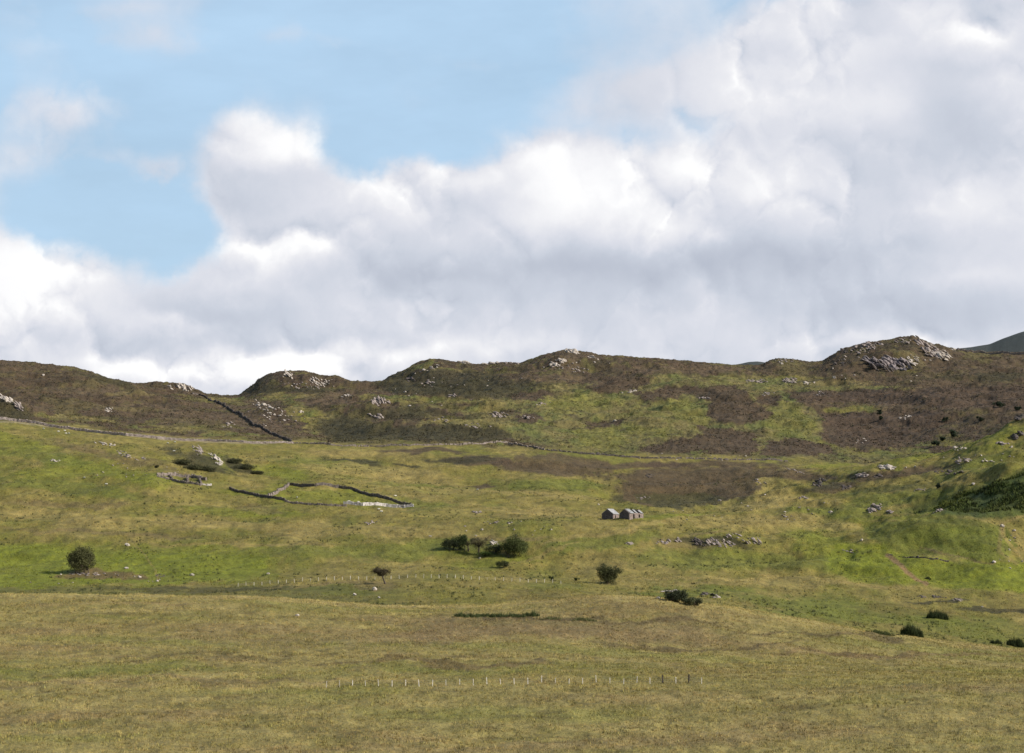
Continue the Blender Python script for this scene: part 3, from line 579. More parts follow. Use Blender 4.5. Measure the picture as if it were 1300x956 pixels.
OC = [
    (1128, 461, 34, 8, 60, 4.6, 'long grey slabby crag face below the summit of the highest rocky knoll', M_crag, 8, .75),
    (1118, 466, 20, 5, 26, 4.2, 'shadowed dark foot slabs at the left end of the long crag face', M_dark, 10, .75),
    (1176, 441, 19, 9, 44, 3.6, 'tilted pale slabs on the right shoulder of the highest rocky knoll', M_rock, 35, .7),
    (1196, 451, 12, 6, 28, 3.8, 'bright pale slabs lowest on the right flank of the highest knoll', M_pale, 20, .7),
    (1160, 457, 9, 6, 18, 3.2, 'cream coloured rock rib between the crag face and right slabs', M_pale, 30, .6),
    (1100, 440, 22, 5, 40, 3.0, 'small broken rocks on the left shoulder of the highest knoll', M_rock, -10, .5),
    (1190, 446, 18, 7, 22, 2.0, 'loose pale stones between the slabs on the highest knoll', M_pale, 30, .5),
    (1090, 450, 26, 5, 20, 2.0, 'broken stones on the left slope of the highest knoll', M_rock, -12, .5),
    (1146, 434, 12, 4, 16, 2.6, 'small broken rocks just under the summit of the highest knoll', M_rock, 0, .6),
    (1078, 444, 10, 4, 12, 2.8, 'dark rocky step on the left end of the highest knoll', M_dark, -15, .4),
    (1066, 461, 8, 4, 9, 2.4, 'dark little crag in the heather left of the highest knoll', M_dark, 0, .4),
    (1212, 444, 4, 2, 5, 2.2, 'pale stone block at the right foot of the highest knoll', M_pale, 0, .2),
    (727, 447, 9, 2.6, 20, 3.4, 'pale rocks capping the grassy summit in the middle of the ridge', M_pale, 8, .3),
    (753, 454, 7, 2.4, 12, 2.2, 'pale rocks on the right shoulder of the middle summit', M_pale, 20, .4),
    (708, 461, 11, 4, 30, 2.5, 'sunlit rock band under the middle summit of the ridge', M_pale, -20, .4),
    (722, 468, 26, 4, 22, 1.7, 'loose broken rocks in heather below the middle summit', M_rock, 6, .3),
    (590, 459.5, 9, 2.4, 18, 3.4, 'pointed pale rock on the skyline with a small upright tooth', M_pale, 0, .3),
    (622, 460.5, 12, 2.2, 22, 3.0, 'flat pale slabs along the skyline right of the pointed rock', M_pale, 0, .3),
    (650, 461, 10, 2.2, 14, 2.0, 'low pale skyline rocks nearest the middle summit', M_rock, 0, .3),
    (545, 468, 14, 2.2, 14, 2.0, 'pale rock strip below the rounded top left of the skyline rocks', M_pale, -16, .3),
    (545, 487, 9, 5, 12, 2.0, 'broken pale rocks in the dark heather gully under the rounded top', M_rock, 0, .3),
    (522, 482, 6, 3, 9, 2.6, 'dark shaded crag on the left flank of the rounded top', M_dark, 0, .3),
    (366, 477, 9, 4.5, 14, 2.4, 'upright pale rocks near the top of the isolated dark knoll', M_pale, 10, 1.1),
    (405, 485, 15, 5, 30, 2.1, 'speckled pale rocks on the right side of the isolated dark knoll', M_pale, 16, .8),
    (385, 490, 24, 4, 16, 1.5, 'small scattered rocks across the middle of the isolated dark knoll', M_rock, 6, .5),
    (236, 492, 12, 4.5, 36, 2.6, 'cluster of pale upright crags at the top end of the ridge wall', M_pale, 8, 1.1),
    (219, 492, 6, 3, 8, 2.2, 'small pale crag just left of the crags at the wall top', M_pale, 20, .9),
    (333, 515, 15, 5, 20, 2.0, 'pale scattered rocks right beside the wall running downhill', M_pale, 20, .5),
    (350, 527, 20, 9, 24, 1.4, 'field of small stones in the heather right of the downhill wall', M_pale, 10, .4),
    (7, 506, 9, 4, 20, 2.4, 'pale rock rim at the upper left end of the left edge crag', M_pale, 24, .7),
    (24, 516, 10, 4, 18, 2.0, 'pale rock rim descending right from the left edge crag', M_rock, 48, .8),
    (960, 484, 15, 2.4, 34, 1.8, 'left half of the stone scree lying on the grass shelf', M_rock, 0, .3),
    (1003, 483, 10, 4.2, 40, 2.0, 'tallest heap of the stone scree on the grass shelf', M_rock, 0, .4),
    (1025, 486, 9, 2, 14, 1.8, 'right end of the stone scree trailing off on the grass shelf', M_pale, 0, .3),
    (994, 458, 14, 2.5, 16, 1.9, 'small rocky hump on the skyline left of the highest knoll', M_rock, 0, .3),
    (483, 511, 13, 5, 36, 2.2, 'rounded grey crag above the dark heather left of centre', M_rock, 6, 1.0),
    (478, 528, 10, 3, 14, 2.0, 'low broken crag with pale foot stones under the rounded grey crag', M_rock, 12, .4),
    (632, 527, 13, 4, 22, 2.0, 'dark and pale crag in the heather patch at the green edge', M_rock, 0, .5),
    (605, 541, 18, 3, 12, 1.2, 'thin broken ledge above the dark hump of heather', M_rock, 4, .3),
    (252, 572, 9, 5, 18, 1.7, 'dark rock ledge at the top of the shrubby scarp', M_rock, 50, .7),
    (274, 583, 13, 4, 24, 1.7, 'pale rocks running diagonally down the shrubby scarp', M_pale, 42, .7),
    (132, 564, 16, 2.4, 18, 1.1, 'thin broken stone outcrop in the upper left pasture', M_pale, 4, .3),
    (158, 577, 14, 3, 16, 1.2, 'brown broken ledge stepping down the upper left pasture', M_rock, 24, .3),
    (178, 582, 8, 2.6, 10, 1.1, 'pinkish rock ledge above the tumbled ruin', M_rock, 0, .3),
    (842, 688, 12, 3, 16, 1.1, 'small grey outcrop at the left of the rocky bank', M_rock, 0, .5),
    (861, 686, 4, 2.4, 6, 1.2, 'small upright grey rock on the rocky bank', M_rock, 0, .8),
    (888, 690, 9, 4, 20, 1.2, 'dark fissured crag in the rocky bank', M_dark, 26, .8),
    (915, 690, 20, 5, 36, 1.25, 'broad grey slab outcrop in the middle of the rocky bank', M_rock, 6, .7),
    (932, 681, 10, 3.5, 12, 1.1, 'pale top rocks of the rocky bank', M_rock, 0, .6),
    (957, 687, 14, 5, 20, 1.15, 'right end crags of the rocky bank', M_rock, 0, .8),
    (1128, 594, 12, 2.8, 22, 2.0, 'flat topped pale rock slab on the right hand slope', M_pale, 0, .2),
    (1094, 604, 8, 3, 14, 1.7, 'pale grey rock left of the flat topped slab', M_rock, 0, .3),
    (1113, 604, 7, 2.2, 10, 1.4, 'low dark rock just below the flat topped slab', M_dark, 0, .3),
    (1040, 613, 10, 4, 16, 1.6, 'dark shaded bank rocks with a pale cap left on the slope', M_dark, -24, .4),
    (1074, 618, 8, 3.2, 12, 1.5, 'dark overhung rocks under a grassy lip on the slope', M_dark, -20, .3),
    (1110, 646, 11, 4.5, 24, 1.9, 'large pinkish sloping crag above the bright green lawn', M_rock, -22, .5),
    (1129, 650, 5, 2.5, 8, 1.3, 'small grey crag right beside the pinkish sloping crag', M_rock, 0, .3),
    (1222, 586, 9, 3.2, 18, 1.8, 'brown hooded crag with a pale face on the right hand slope', M_rock, -10, .4),
    (1208, 600, 20, 2.6, 18, 1.5, 'dark shaded ledge under the brown hooded crag', M_dark, 2, .3),
    (1293, 553, 8, 4, 16, 2.0, 'dark blue grey crag at the right edge of the picture', M_dark, -20, .4),
    (1276, 562, 12, 3, 14, 1.4, 'pale broken rocks left of the crag at the right edge', M_rock, -10, .3),
    (1215, 569, 12, 2.6, 12, 1.2, 'pale stones strung along the top of the green spur', M_pale, 0, .3),
    (1296, 530, 8, 3, 10, 2.0, 'dark rocks where the green spur meets the right edge', M_dark, -25, .4),
    (1180, 758, 24, 1.8, 14, .9, 'row of low dark stones along the wet ground', M_dark, 2, .3),
    (1216, 762, 6, 2.2, 10, .9, 'jumble of black and white stones in the wet ground', M_rock, 0, .4),
    (852, 751, 16, .8, 14, 1.0, 'thin pale stone ledge behind the low willow', M_pale, 0, .05),
    (894, 754, 9, 1.6, 12, 1.0, 'dark stream bank stones right of the low willow', M_dark, 4, .3),
    (908, 757, 5, 2.6, 9, 1.1, 'dark hollow boulders with a pale stone beside the stream', M_rock, 10, .4),
    (630, 664, 20, 1.6, 14, .9, 'thin scatter of grey stones above the thicket', M_rock, 0, .3),
    (605, 650, 9, 1.8, 12, 1.0, 'small heap of grey stones right of the stone enclosure', M_rock, 4, .3),
    (628, 690, 5, 3, 8, 1.4, 'pale rocks between the two dark bushes of the thicket', M_pale, 0, .6),
    (112, 729, 26, 1.8, 22, .8, 'brown stony strip right of the large round bush', M_rock, 0, .2),
    (203, 731, 8, 1.8, 8, .8, 'dark little stone pile in the bright green grass', M_dark, 0, .2),
    (760, 576, 18, 1.2, 16, 1.0, 'dark tumbled stones where the long wall is broken', M_dark, 6, .2),
    (822, 604, 8, 2.4, 10, 1.3, 'dark rocks on the top of the heather hump', M_dark, 0, .3),
    (816, 632, 9, 2.4, 10, 1.1, 'small grey rocks at the foot of the heather hump', M_rock, 0, .3),
]
rr_ = random.Random(4)
for cx_, cy_, lb_ in [(440, 503, 'in the saddle right of the isolated knoll'), (575, 503, 'at the top of the grass strip left of centre'), (690, 512, 'on the green hillside edge under the skyline rocks'), (800, 497, 'between the two brown heather patches'),
        (893, 505, 'left of the big dark heather patch'), (975, 500, 'right above the big dark heather patch'), (1040, 500, 'in the brown heather below the scree'), (1095, 560, 'low on the brown slope by the green tongue'),
        (1150, 530, 'on the brown slope between the junipers'), (1010, 598, 'just under the ruined wall right of centre'), (965, 612, 'right of the heather hump'), (1000, 655, 'on the rough path right of the huts'),
        (1020, 632, 'below the dark shaded bank rocks'), (1170, 622, 'left of the small dark bush'), (1190, 648, 'under the bracken slope'), (1255, 585, 'on the spur below the edge crag'),
        (560, 533, 'above the thin broken ledge'), (670, 530, 'right of the dark and pale crag'), (140, 520, 'in the heather above the pale left wall'), (290, 540, 'left of the foot of the downhill wall'),
        (70, 585, 'in the far left pasture'), (470, 664, 'on the open slope below the enclosure'), (800, 690, 'on the slope below the stone huts'), (1080, 700, 'on the green slope left of the mound')]:
    OC.append((cx_, cy_, rr_.uniform(6, 14), rr_.uniform(1.5, 3.5), rr_.randint(7, 14), 1.5 if cy_ < 560 else 1.0, 'small low rock outcrop ' + lb_, rr_.choice([M_rock, M_pale, M_rock]), rr_.uniform(-15, 15), .4))
for i, a in enumerate(OC):
    outcrop(a[0], a[1], a[2], a[3], a[4], a[5], a[6], a[7], a[8], a[9], seed=i, aspect=2.0 if a[9] > .55 else 1.5, flat=.42 if a[9] > .55 else .55)

# boulders: one prototype mesh per form, every one an object
rngB = np.random.RandomState(5)
protos = []
for i in range(10):
    v, f = rock_vf(rngB, .6, .45, .42, 0)
    protos.append(v)
bmesh_cache = {}
def bproto(i, m):
    k_ = (i, m.name)
    if k_ not in bmesh_cache:
        me = fast_mesh('boulder', protos[i], ICO2[1], smooth=False); me.materials.append(m); bmesh_cache[k_] = me
    return bmesh_cache[k_]
def boulder(px, py, s, label, group=None, m=None, i=None):
    i = rngB.randint(10) if i is None else i
    p = hit(px, py); o = link('boulder', bproto(i, m or M_pale), None, loc=(p.x, p.y, p.z + s * .15))
    o.scale = (s, s * .9, s * rngB.uniform(.75, 1.1)); o.rotation_euler = (0, rngB.normal() * .2, rngB.uniform(0, 6.28))
    return tag(o, label, 'boulder', group)
NAMED = [
    (340, 729, 1.3, 'grey boulder alone on the slope left of the leaning hawthorn'), (450, 756, 1.5, 'square pale boulder below and left of the leaning hawthorn'),
    (481, 759, .9, 'small white stone right below the leaning hawthorn'), (476, 749, 1.6, 'flat grey boulder just under the leaning hawthorn shadow'),
    (162, 693, 1.7, 'upper pale upright stone at the head of the faint track'), (244, 731, 1.5, 'pale grey boulder in the bright grass left of centre'),
    (177, 733, 1.2, 'pale stone at the right end of the brown stony strip'), (200, 738, 1.0, 'pinkish stone below the dark little stone pile'),
    (160, 722, 1.5, 'long low pale stone right of the round bush'), (1054, 651, 1.6, 'white faced boulder with a dark side near the bright lawn'),
    (1094, 686, 1.3, 'small black and white boulder on the green slope'), (1262, 714, 1.6, 'pale boulder near the bottom of the right hand track'),
    (1273, 669, 1.8, 'white stone at the bend of the right hand track'), (1236, 615, 1.8, 'pale boulder beside the small dark bush on the slope'),
    (1287, 674, 1.3, 'dark grey boulder right of the bend in the track'), (913, 636, 1.5, 'white stone at the right foot of the heather hump'),
    (760, 641, 1.0, 'small white stone uphill from the stone hut'), (612, 673, 1.0, 'bright little stone above the thicket between its bushes'),
    (546, 681, 1.0, 'pale stone left of the thicket'), (1213, 569, 1.7, 'upright pale boulder on top of the green spur'), (1225, 570, 1.5, 'rounded pale boulder right of the upright one on the spur'),
    (1059, 480, 2.4, 'pale boulder in the heather below the left of the highest knoll'), (992, 462, 2.2, 'white boulder on the small rocky skyline hump'),
    (662, 481, 2.0, 'white boulder standing alone in the heather under the middle summit'), (690, 467, 1.9, 'square white boulder left below the middle summit'),
    (520, 516, 1.8, 'white stone right of the rounded grey crag'), (514, 498, 1.8, 'white stone in the heather above and right of the grey crag'),
    (55, 477, 2.2, 'lone pale boulder high on the left brown hill'), (780, 535, 2.0, 'white boulder beside a dark hollow in the green hillside'),
    (1150, 594, 1.2, 'small pale stone right of the flat topped slab'), (1162, 593, 1.1, 'tiny white stone farther right of the flat topped slab'),
    (609, 709, .8, 'white post-like stone under the pale leafless tree'), (1284, 568, 1.6, 'pale stone on the green spur close to the right edge'),
    (1247, 771, .9, 'tiny pale stone above the rush clumps at the right'), (377, 782, .9, 'pinkish stone on the near meadow left of centre'),
    (836, 760, 1.0, 'pale stone at the left foot of the low willow'),
]
for px_, py_, s_, lb in NAMED: boulder(px_, py_, s_, lb)
SCAT = [
    ((395, 486, 45, 8), 18, 1.5, ('small pale boulder', 'in the heather of the isolated dark knoll'), 'boulders on the isolated knoll'),
    ((350, 530, 40, 14), 18, 1.5, ('small pale stone', 'in the heather right of the downhill wall'), 'stones beside the downhill wall'),
    ((735, 466, 50, 8), 16, 1.4, ('small pale boulder', 'scattered below the middle summit'), 'boulders under the middle summit'),
    ((560, 492, 70, 26), 18, 1.3, ('small pale boulder', 'on the heather slope left of centre'), 'boulders on the heather slope'),
    ((1130, 470, 75, 20), 14, 1.6, ('small pale boulder', 'scattered around the highest knoll'), 'boulders around the highest knoll'),
    ((1000, 640, 70, 22), 16, .9, ('small pale stone', 'on the rough ground right of the huts'), 'stones right of the huts'),
    ((1240, 572, 55, 16), 16, 1.0, ('small pale stone', 'scattered over the green spur'), 'stones on the green spur'),
    ((170, 598, 60, 10), 14, .9, ('small pale stone', 'in the pasture above the tumbled ruin'), 'stones above the tumbled ruin'),
    ((1282, 700, 18, 26), 10, .9, ('small pinkish stone', 'along the right hand track'), 'stones along the right hand track'),
    ((860, 580, 110, 6), 14, .9, ('small grey stone', 'fallen from the long ruined wall'), 'stones fallen from the long wall'),
    ((640, 672, 60, 12), 12, .8, ('small pale stone', 'on the slope above the thicket'), 'stones above the thicket'),
    ((120, 735, 110, 10), 12, .7, ('small stone', 'in the grass near the round bush'), 'stones near the round bush'),
    ((890, 655, 60, 8), 8, .8, ('small pale stone', 'on the grassy path right of the huts'), 'stones on the hut path'),
]
ORD = ['', 'second', 'third', 'fourth', 'fifth', 'sixth', 'seventh', 'eighth', 'ninth', 'tenth']
for (cx, cy, rx, ry), n, s, lb, gp in SCAT:
    spots = []
    for i in range(n):
        r = math.sqrt(rngB.rand()); th = rngB.rand() * 6.283; spots.append((cx + r * rx * math.cos(th), cy + r * ry * math.sin(th)))
    for i, (qx, qy) in enumerate(sorted(spots)):
        j = i if i < (n + 1) // 2 else n - 1 - i; side = 'left' if i < (n + 1) // 2 else 'right'
        txt = (side + 'most ' + lb[0]) if j == 0 else (ORD[j] + ' ' + lb[0] + ' from the ' + side)
        boulder(qx, qy, s * rngB.uniform(.5, 1.15), txt + ' ' + lb[1], gp, M_pale if rngB.rand() < .6 else M_rock)

# ------------------------------------------------------------------ dry stone walls
CUBE_F = np.array([[0, 1, 3, 2], [4, 6, 7, 5], [0, 4, 5, 1], [2, 3, 7, 6], [0, 2, 6, 4], [1, 5, 7, 3]])
CUBE_V = np.array([[x, y, z] for x in (-.5, .5) for y in (-.5, .5) for z in (-.5, .5)])
def wall(pts, label, height=1.35, thick=.75, ruin=.15, m=None, gaps=0.0, seed=1, cat='stone wall'):
    rng = np.random.RandomState(seed); P = [hit(a, b) for a, b in pts]; parts = []; p0 = P[0].copy()
    jit = 0
    for a, b in zip(P[:-1], P[1:]):
        L = math.hypot(b.x - a.x, b.y - a.y); n = max(1, int(L / .75)); ang = math.atan2(b.y - a.y, b.x - a.x)
        for i in range(n):
            t_ = (i + .5) / n; x = a.x + (b.x - a.x) * t_; y = a.y + (b.y - a.y) * t_
            jit = jit * .92 + rng.normal() * .12
            x -= math.sin(ang) * jit; y += math.cos(ang) * jit
            g = hgt(x, y)
            lowf = .5 + .5 * math.sin(i * .11 + seed) * math.sin(i * .037 + 2 * seed)
            hh = height * (1 - ruin * rng.rand() - ruin * 1.2 * lowf)
            if rng.rand() < gaps: continue
            nc = 3; z = -.25
            for k_ in range(nc):
                ch = (hh + .25) / nc * rng.uniform(.9, 1.12)
                v = CUBE_V * np.array([.80 * rng.uniform(.85, 1.25), thick * (1.12 - .14 * k_) * rng.uniform(.8, 1.1), ch])
                v = v + rng.normal(size=v.shape) * .06
                aa = ang + rng.normal() * .12; c, s_ = math.cos(aa), math.sin(aa)
                v = v @ np.array([[c, s_, 0], [-s_, c, 0], [0, 0, 1]])
                parts.append((v + np.array([g.x - p0.x, g.y - p0.y, g.z - p0.z + z + ch / 2]), CUBE_F)); z += ch * .97
    v, f = join_vf(parts)
    return tag(link('drystone_wall', fast_mesh('drystone_wall', v, f, smooth=False), m or M_wall, loc=p0), label, cat)
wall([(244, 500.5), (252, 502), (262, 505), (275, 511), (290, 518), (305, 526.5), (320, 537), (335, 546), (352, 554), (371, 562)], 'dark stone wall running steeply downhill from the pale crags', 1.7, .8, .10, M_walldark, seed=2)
wall([(-30, 533), (20, 535), (60, 541), (110, 548), (160, 553), (210, 558)], 'pale stone wall crossing the pasture from the left edge', 1.7, .9, .12, M_wallpink, seed=3)
wall([(210, 558), (260, 560), (310, 562), (372, 563)], 'stone wall stretch ending at the foot of the downhill wall', 1.4, .8, .2, M_wallpink, seed=4)
wall([(372, 563), (420, 565), (470, 567), (520, 566), (560, 565), (600, 564), (645, 562)], 'low broken stone wall under the dark heather hump', 1.3, .8, .35, gaps=.1, seed=5)
wall([(645, 564), (690, 571), (735, 576), (790, 580), (850, 582), (905, 583), (960, 584), (1000, 586)], 'long ruined stone wall crossing the middle of the moor', 1.4, .9, .35, gaps=.12, seed=6)
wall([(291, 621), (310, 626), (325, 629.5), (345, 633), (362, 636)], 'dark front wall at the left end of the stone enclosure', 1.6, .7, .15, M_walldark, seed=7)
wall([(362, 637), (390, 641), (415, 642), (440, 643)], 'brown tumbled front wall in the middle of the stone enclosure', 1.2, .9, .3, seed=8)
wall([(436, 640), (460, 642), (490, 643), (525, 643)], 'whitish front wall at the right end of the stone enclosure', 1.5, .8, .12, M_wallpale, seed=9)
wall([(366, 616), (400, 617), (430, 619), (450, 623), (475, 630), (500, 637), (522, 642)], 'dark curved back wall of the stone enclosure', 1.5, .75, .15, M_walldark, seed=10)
wall([(341, 631), (352, 626), (362, 619), (366, 616)], 'short pale left side wall of the stone enclosure', 1.5, .9, .1, seed=11)
wall([(1128, 705), (1145, 707), (1165, 709), (1185, 711), (1204, 713)], 'low dark retaining wall under the green mound', .8, .6, .5, M_dark, gaps=.25, seed=12)
wall([(1215, 444.5), (1245, 447.5), (1270, 449), (1305, 450)], 'skyline stone wall right of the highest rocky knoll', 2.6, 1.0, .2, seed=13)
# tumbled ruin : roofless building with cross walls
def ruin_block(pts, label, seed):
    root = empty('ruined_building', hit(232, 609)); tag(root, label, 'ruin')
    for nm, pp, hh, mm in pts:
        o = wall(pp, None, hh, .8, .3, mm, seed=seed); seed += 1
        o.name = nm
        if 'category' in o: del o['category']
        o.parent = root; o.location = Vector(o.location) - root.location
    return root
ruin_block([('back_wall', [(199, 603), (222, 603.5), (245, 606), (262, 610)], 2.2, M_wall),
            ('front_wall', [(199, 605), (215, 609), (235, 614), (255, 617)], 1.5, M_wall),
            ('cross_wall', [(216, 604), (219, 610)], 1.6, M_wall), ('cross_wall', [(238, 607), (238, 614)], 1.9, M_wall),
            ('cross_wall', [(252, 609), (255, 616)], 1.8, M_wall), ('rubble_bank', [(255, 615), (262, 616), (268, 616)], 1.0, M_wallpale)],
           'tumbled roofless stone ruin left of the stone enclosure', 30)

# ------------------------------------------------------------------ huts
def box_vf(x0, x1, y0, y1, z0, z1):
    v = np.array([[x, y, z] for x in (x0, x1) for y in (y0, y1) for z in (z0, z1)], float); return v, CUBE_F
def quadprism(poly, axis, a, b):
    """extrude a 2D polygon (list of (p,z)) along axis x between a..b ; returns bmesh-made mesh"""
    bm = bmesh.new(); n = len(poly)
    va = [bm.verts.new((a, p, z) if axis == 'x' else (p, a, z)) for p, z in poly]
    vb = [bm.verts.new((b, p, z) if axis == 'x' else (p, b, z)) for p, z in poly]
    bm.faces.new(va); bm.faces.new(vb[::-1])
    for i in range(n): bm.faces.new((va[i], vb[i], vb[(i + 1) % n], va[(i + 1) % n]))
    bmesh.ops.recalc_face_normals(bm, faces=bm.faces[:]); return bm
def bm_obj(name, bms, m, parent):
    me = bpy.data.meshes.new(name); out = bmesh.new()
    for b in bms:
        tmp = bpy.data.meshes.new('t'); b.to_mesh(tmp); b.free(); out.from_mesh(tmp); bpy.data.meshes.remove(tmp)
    out.to_mesh(me); out.free(); return link(name, me, m, parent)
def bx(x0, x1, y0, y1, z0, z1):
    bm = bmesh.new(); v, f = box_vf(x0, x1, y0, y1, z0, z1)
    vs = [bm.verts.new(p) for p in v]
    for q in f: bm.faces.new([vs[i] for i in q])
    bmesh.ops.recalc_face_normals(bm, faces=bm.faces[:]); return bm
def hut(px, py, rz, wdt, ln, eave, apex, label, roofed, openings, seed):
    """local: gable towards -Y (x across, -w/2..w/2), length along +Y"""
    p = hit(px, py); root = empty('stone_hut', (p.x, p.y, p.z - .1), rz); tag(root, label, 'hut')
    hw = wdt / 2; t = .6
    rs = random.Random(seed)
    def gable(y0, broken=0):
        poly = [(-hw, -1.2), (hw, -1.2), (hw, eave), (hw * .5, (eave + apex) / 2), (0.25, apex), (-.25, apex), (-hw * .5, (eave + apex) / 2 - broken), (-hw, eave)]
        return quadprism(poly, 'y', y0, y0 + t)
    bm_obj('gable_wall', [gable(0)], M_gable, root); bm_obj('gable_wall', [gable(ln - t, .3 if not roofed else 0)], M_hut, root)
    # left long wall plain
    bm_obj('side_wall', [bx(-hw, -hw + t, t, ln - t, -1.2, eave)], M_hut, root)
    # right long wall with openings: list (y0,y1,z0,z1)
    segs = []; y = t
    for (y0, y1, z0, z1) in openings:
        segs.append(bx(hw - t, hw, y, y0, -1.2, eave + (0 if roofed else rs.uniform(-.5, .2))))
        if z0 > 0.05: segs.append(bx(hw - t, hw, y0, y1, -1.2, z0))
        else: segs.append(bx(hw - t, hw, y0, y1, -1.2, .02))
        if z1 < eave - .1: segs.append(bx(hw - t, hw, y0, y1, z1, eave))
        y = y1
    segs.append(bx(hw - t, hw, y, ln - t, -1.2, eave))
    bm_obj('side_wall', segs, M_hut, root)
    # roof planes
    def roof(side, y0, y1, t0=0.0, t1=1.0):
        sx = side; ov = .25
        ex, ez = hw + ov, eave - ov * (apex - eave) / hw
        pts = [(sx * (0 + (ex) * t0), apex + .1 + (ez - apex) * t0), (sx * ex * t1, apex + .1 + (ez - apex) * t1)]
        poly = [pts[0], pts[1], (pts[1][0], pts[1][1] + .16), (pts[0][0], pts[0][1] + .16)]
        return quadprism(poly, 'y', y0, y1)
    if roofed:
        bm_obj('roof', [roof(-1, .0, ln, .01, 1), roof(1, .0, ln, .01, 1)], M_slate, root)
        bm_obj('roof_ridge', [bx(-.16, .16, 0.03, ln - .03, apex + .1, apex + .34)], M_slate, root)
    else:
        bm_obj('roof', [roof(-1, .5, ln * .42, .05, .9), roof(1, .55, ln * .34, .02, 1), roof(1, ln * .48, ln * .60, .15, .95), roof(1, ln * .80, ln * .97, .35, 1), roof(-1, ln * .7, ln * .9, .2, .9)], M_slate, root)
        for k_ in range(9):
            yy = .8 + k_ * (ln - 1.6) / 8
            for sd in (-1, 1):
                poly = [(sd * .05, apex - .08), (sd * hw, eave - .02), (sd * hw, eave + .1), (sd * .05, apex + .05)]
                bm_obj('rafter', [quadprism(poly, 'y', yy, yy + .1)], M_postdark, root)
    return root
h1 = hut(771, 659.3, R(-28), 5.3, 6.2, 2.4, 4.4, 'stone hut with a grey slate roof and a dark blank gable', True, [(2.2, 3.1, 0, 1.9)], 1)
h2 = hut(792.5, 658.6, R(-45), 5.6, 9.2, 2.5, 4.2, 'ruined stone hut with a broken open roof and door and window gaps', False, [(2.6, 3.6, 0, 2.1), (6.1, 7.1, .6, 2.0)], 2)
outcrop(763, 659.5, 4, .6, 6, .5, 'low rubble heap at the left foot of the roofed stone hut', M_dark, 0, .1, seed=91, name='rubble_heap', cat='rubble')

# ------------------------------------------------------------------ fences
def fence(pts, spacing, height, label, mposts, special={}, wires=3, wd_=.14):
    P = [hit(a, b) for a, b in pts]; root = empty('post_fence', P[0]); tag(root, label, 'fence')
    me = fast_mesh('fence_post', CUBE_V * np.array([wd_, wd_, height + .4]) + np.array([0, 0, (height - .4) / 2]), CUBE_F, smooth=False); me.materials.append(mposts)
    me2 = fast_mesh('strainer_post', CUBE_V * np.array([.24, .24, height + .9]) + np.array([0, 0, (height + .1) / 2]), CUBE_F, smooth=False); me2.materials.append(M_postdark)
    acc = 0; out = []; rng = random.Random(3)
    for a, b in zip(P[:-1], P[1:]):
        L = math.hypot(b.x - a.x, b.y - a.y); s_ = spacing - acc
        while s_ < L:
            out.append(hgt(a.x + (b.x - a.x) * s_ / L, a.y + (b.y - a.y) * s_ / L)); s_ += spacing
        acc = L - (s_ - spacing)
    for i, p in enumerate(out):
        sp = i in special or (i - len(out)) in special
        o = bpy.data.objects.new('strainer_post' if sp else 'fence_post', me2 if sp else me); COL.objects.link(o); o.parent = root
        o.location = p - root.location; o.rotation_euler = (rng.gauss(0, .04), rng.gauss(0, .05), rng.uniform(0, .5)); o.scale = (1, 1, rng.uniform(.82, 1.1))
    for k_ in range(wires):
        cu = bpy.data.curves.new('wire', 'CURVE'); cu.dimensions = '3D'; cu.bevel_depth = .006; sp = cu.splines.new('POLY'); sp.points.add(len(out) - 1)
        for i, p in enumerate(out):
            q = p - root.location; sp.points[i].co = (q.x, q.y - .08, q.z + height * (.35 + .28 * k_), 1)
        tmp = bpy.data.objects.new('wire_tmp', cu); COL.objects.link(tmp)
        dg = bpy.context.evaluated_depsgraph_get(); mm = bpy.data.meshes.new_from_object(tmp.evaluated_get(dg)); bpy.data.objects.remove(tmp)
        mm.materials.clear(); mm.materials.append(M_wire); link('wire', mm, None, root)
    return root
fence([(292, 746), (330, 743), (380, 739), (430, 736.5), (495, 735), (530, 733), (560, 734), (620, 737), (680, 739.5), (722, 742)], 2.95, 1.35, 'line of pale posts crossing behind the leaning hawthorn', M_post)
fence([(398, 871), (480, 871), (560, 870), (640, 869), (720, 868.5), (800, 868), (892, 868)], 2.9, 1.35, 'line of slim posts along the bottom of the near meadow', M_post, special={-2, -4})

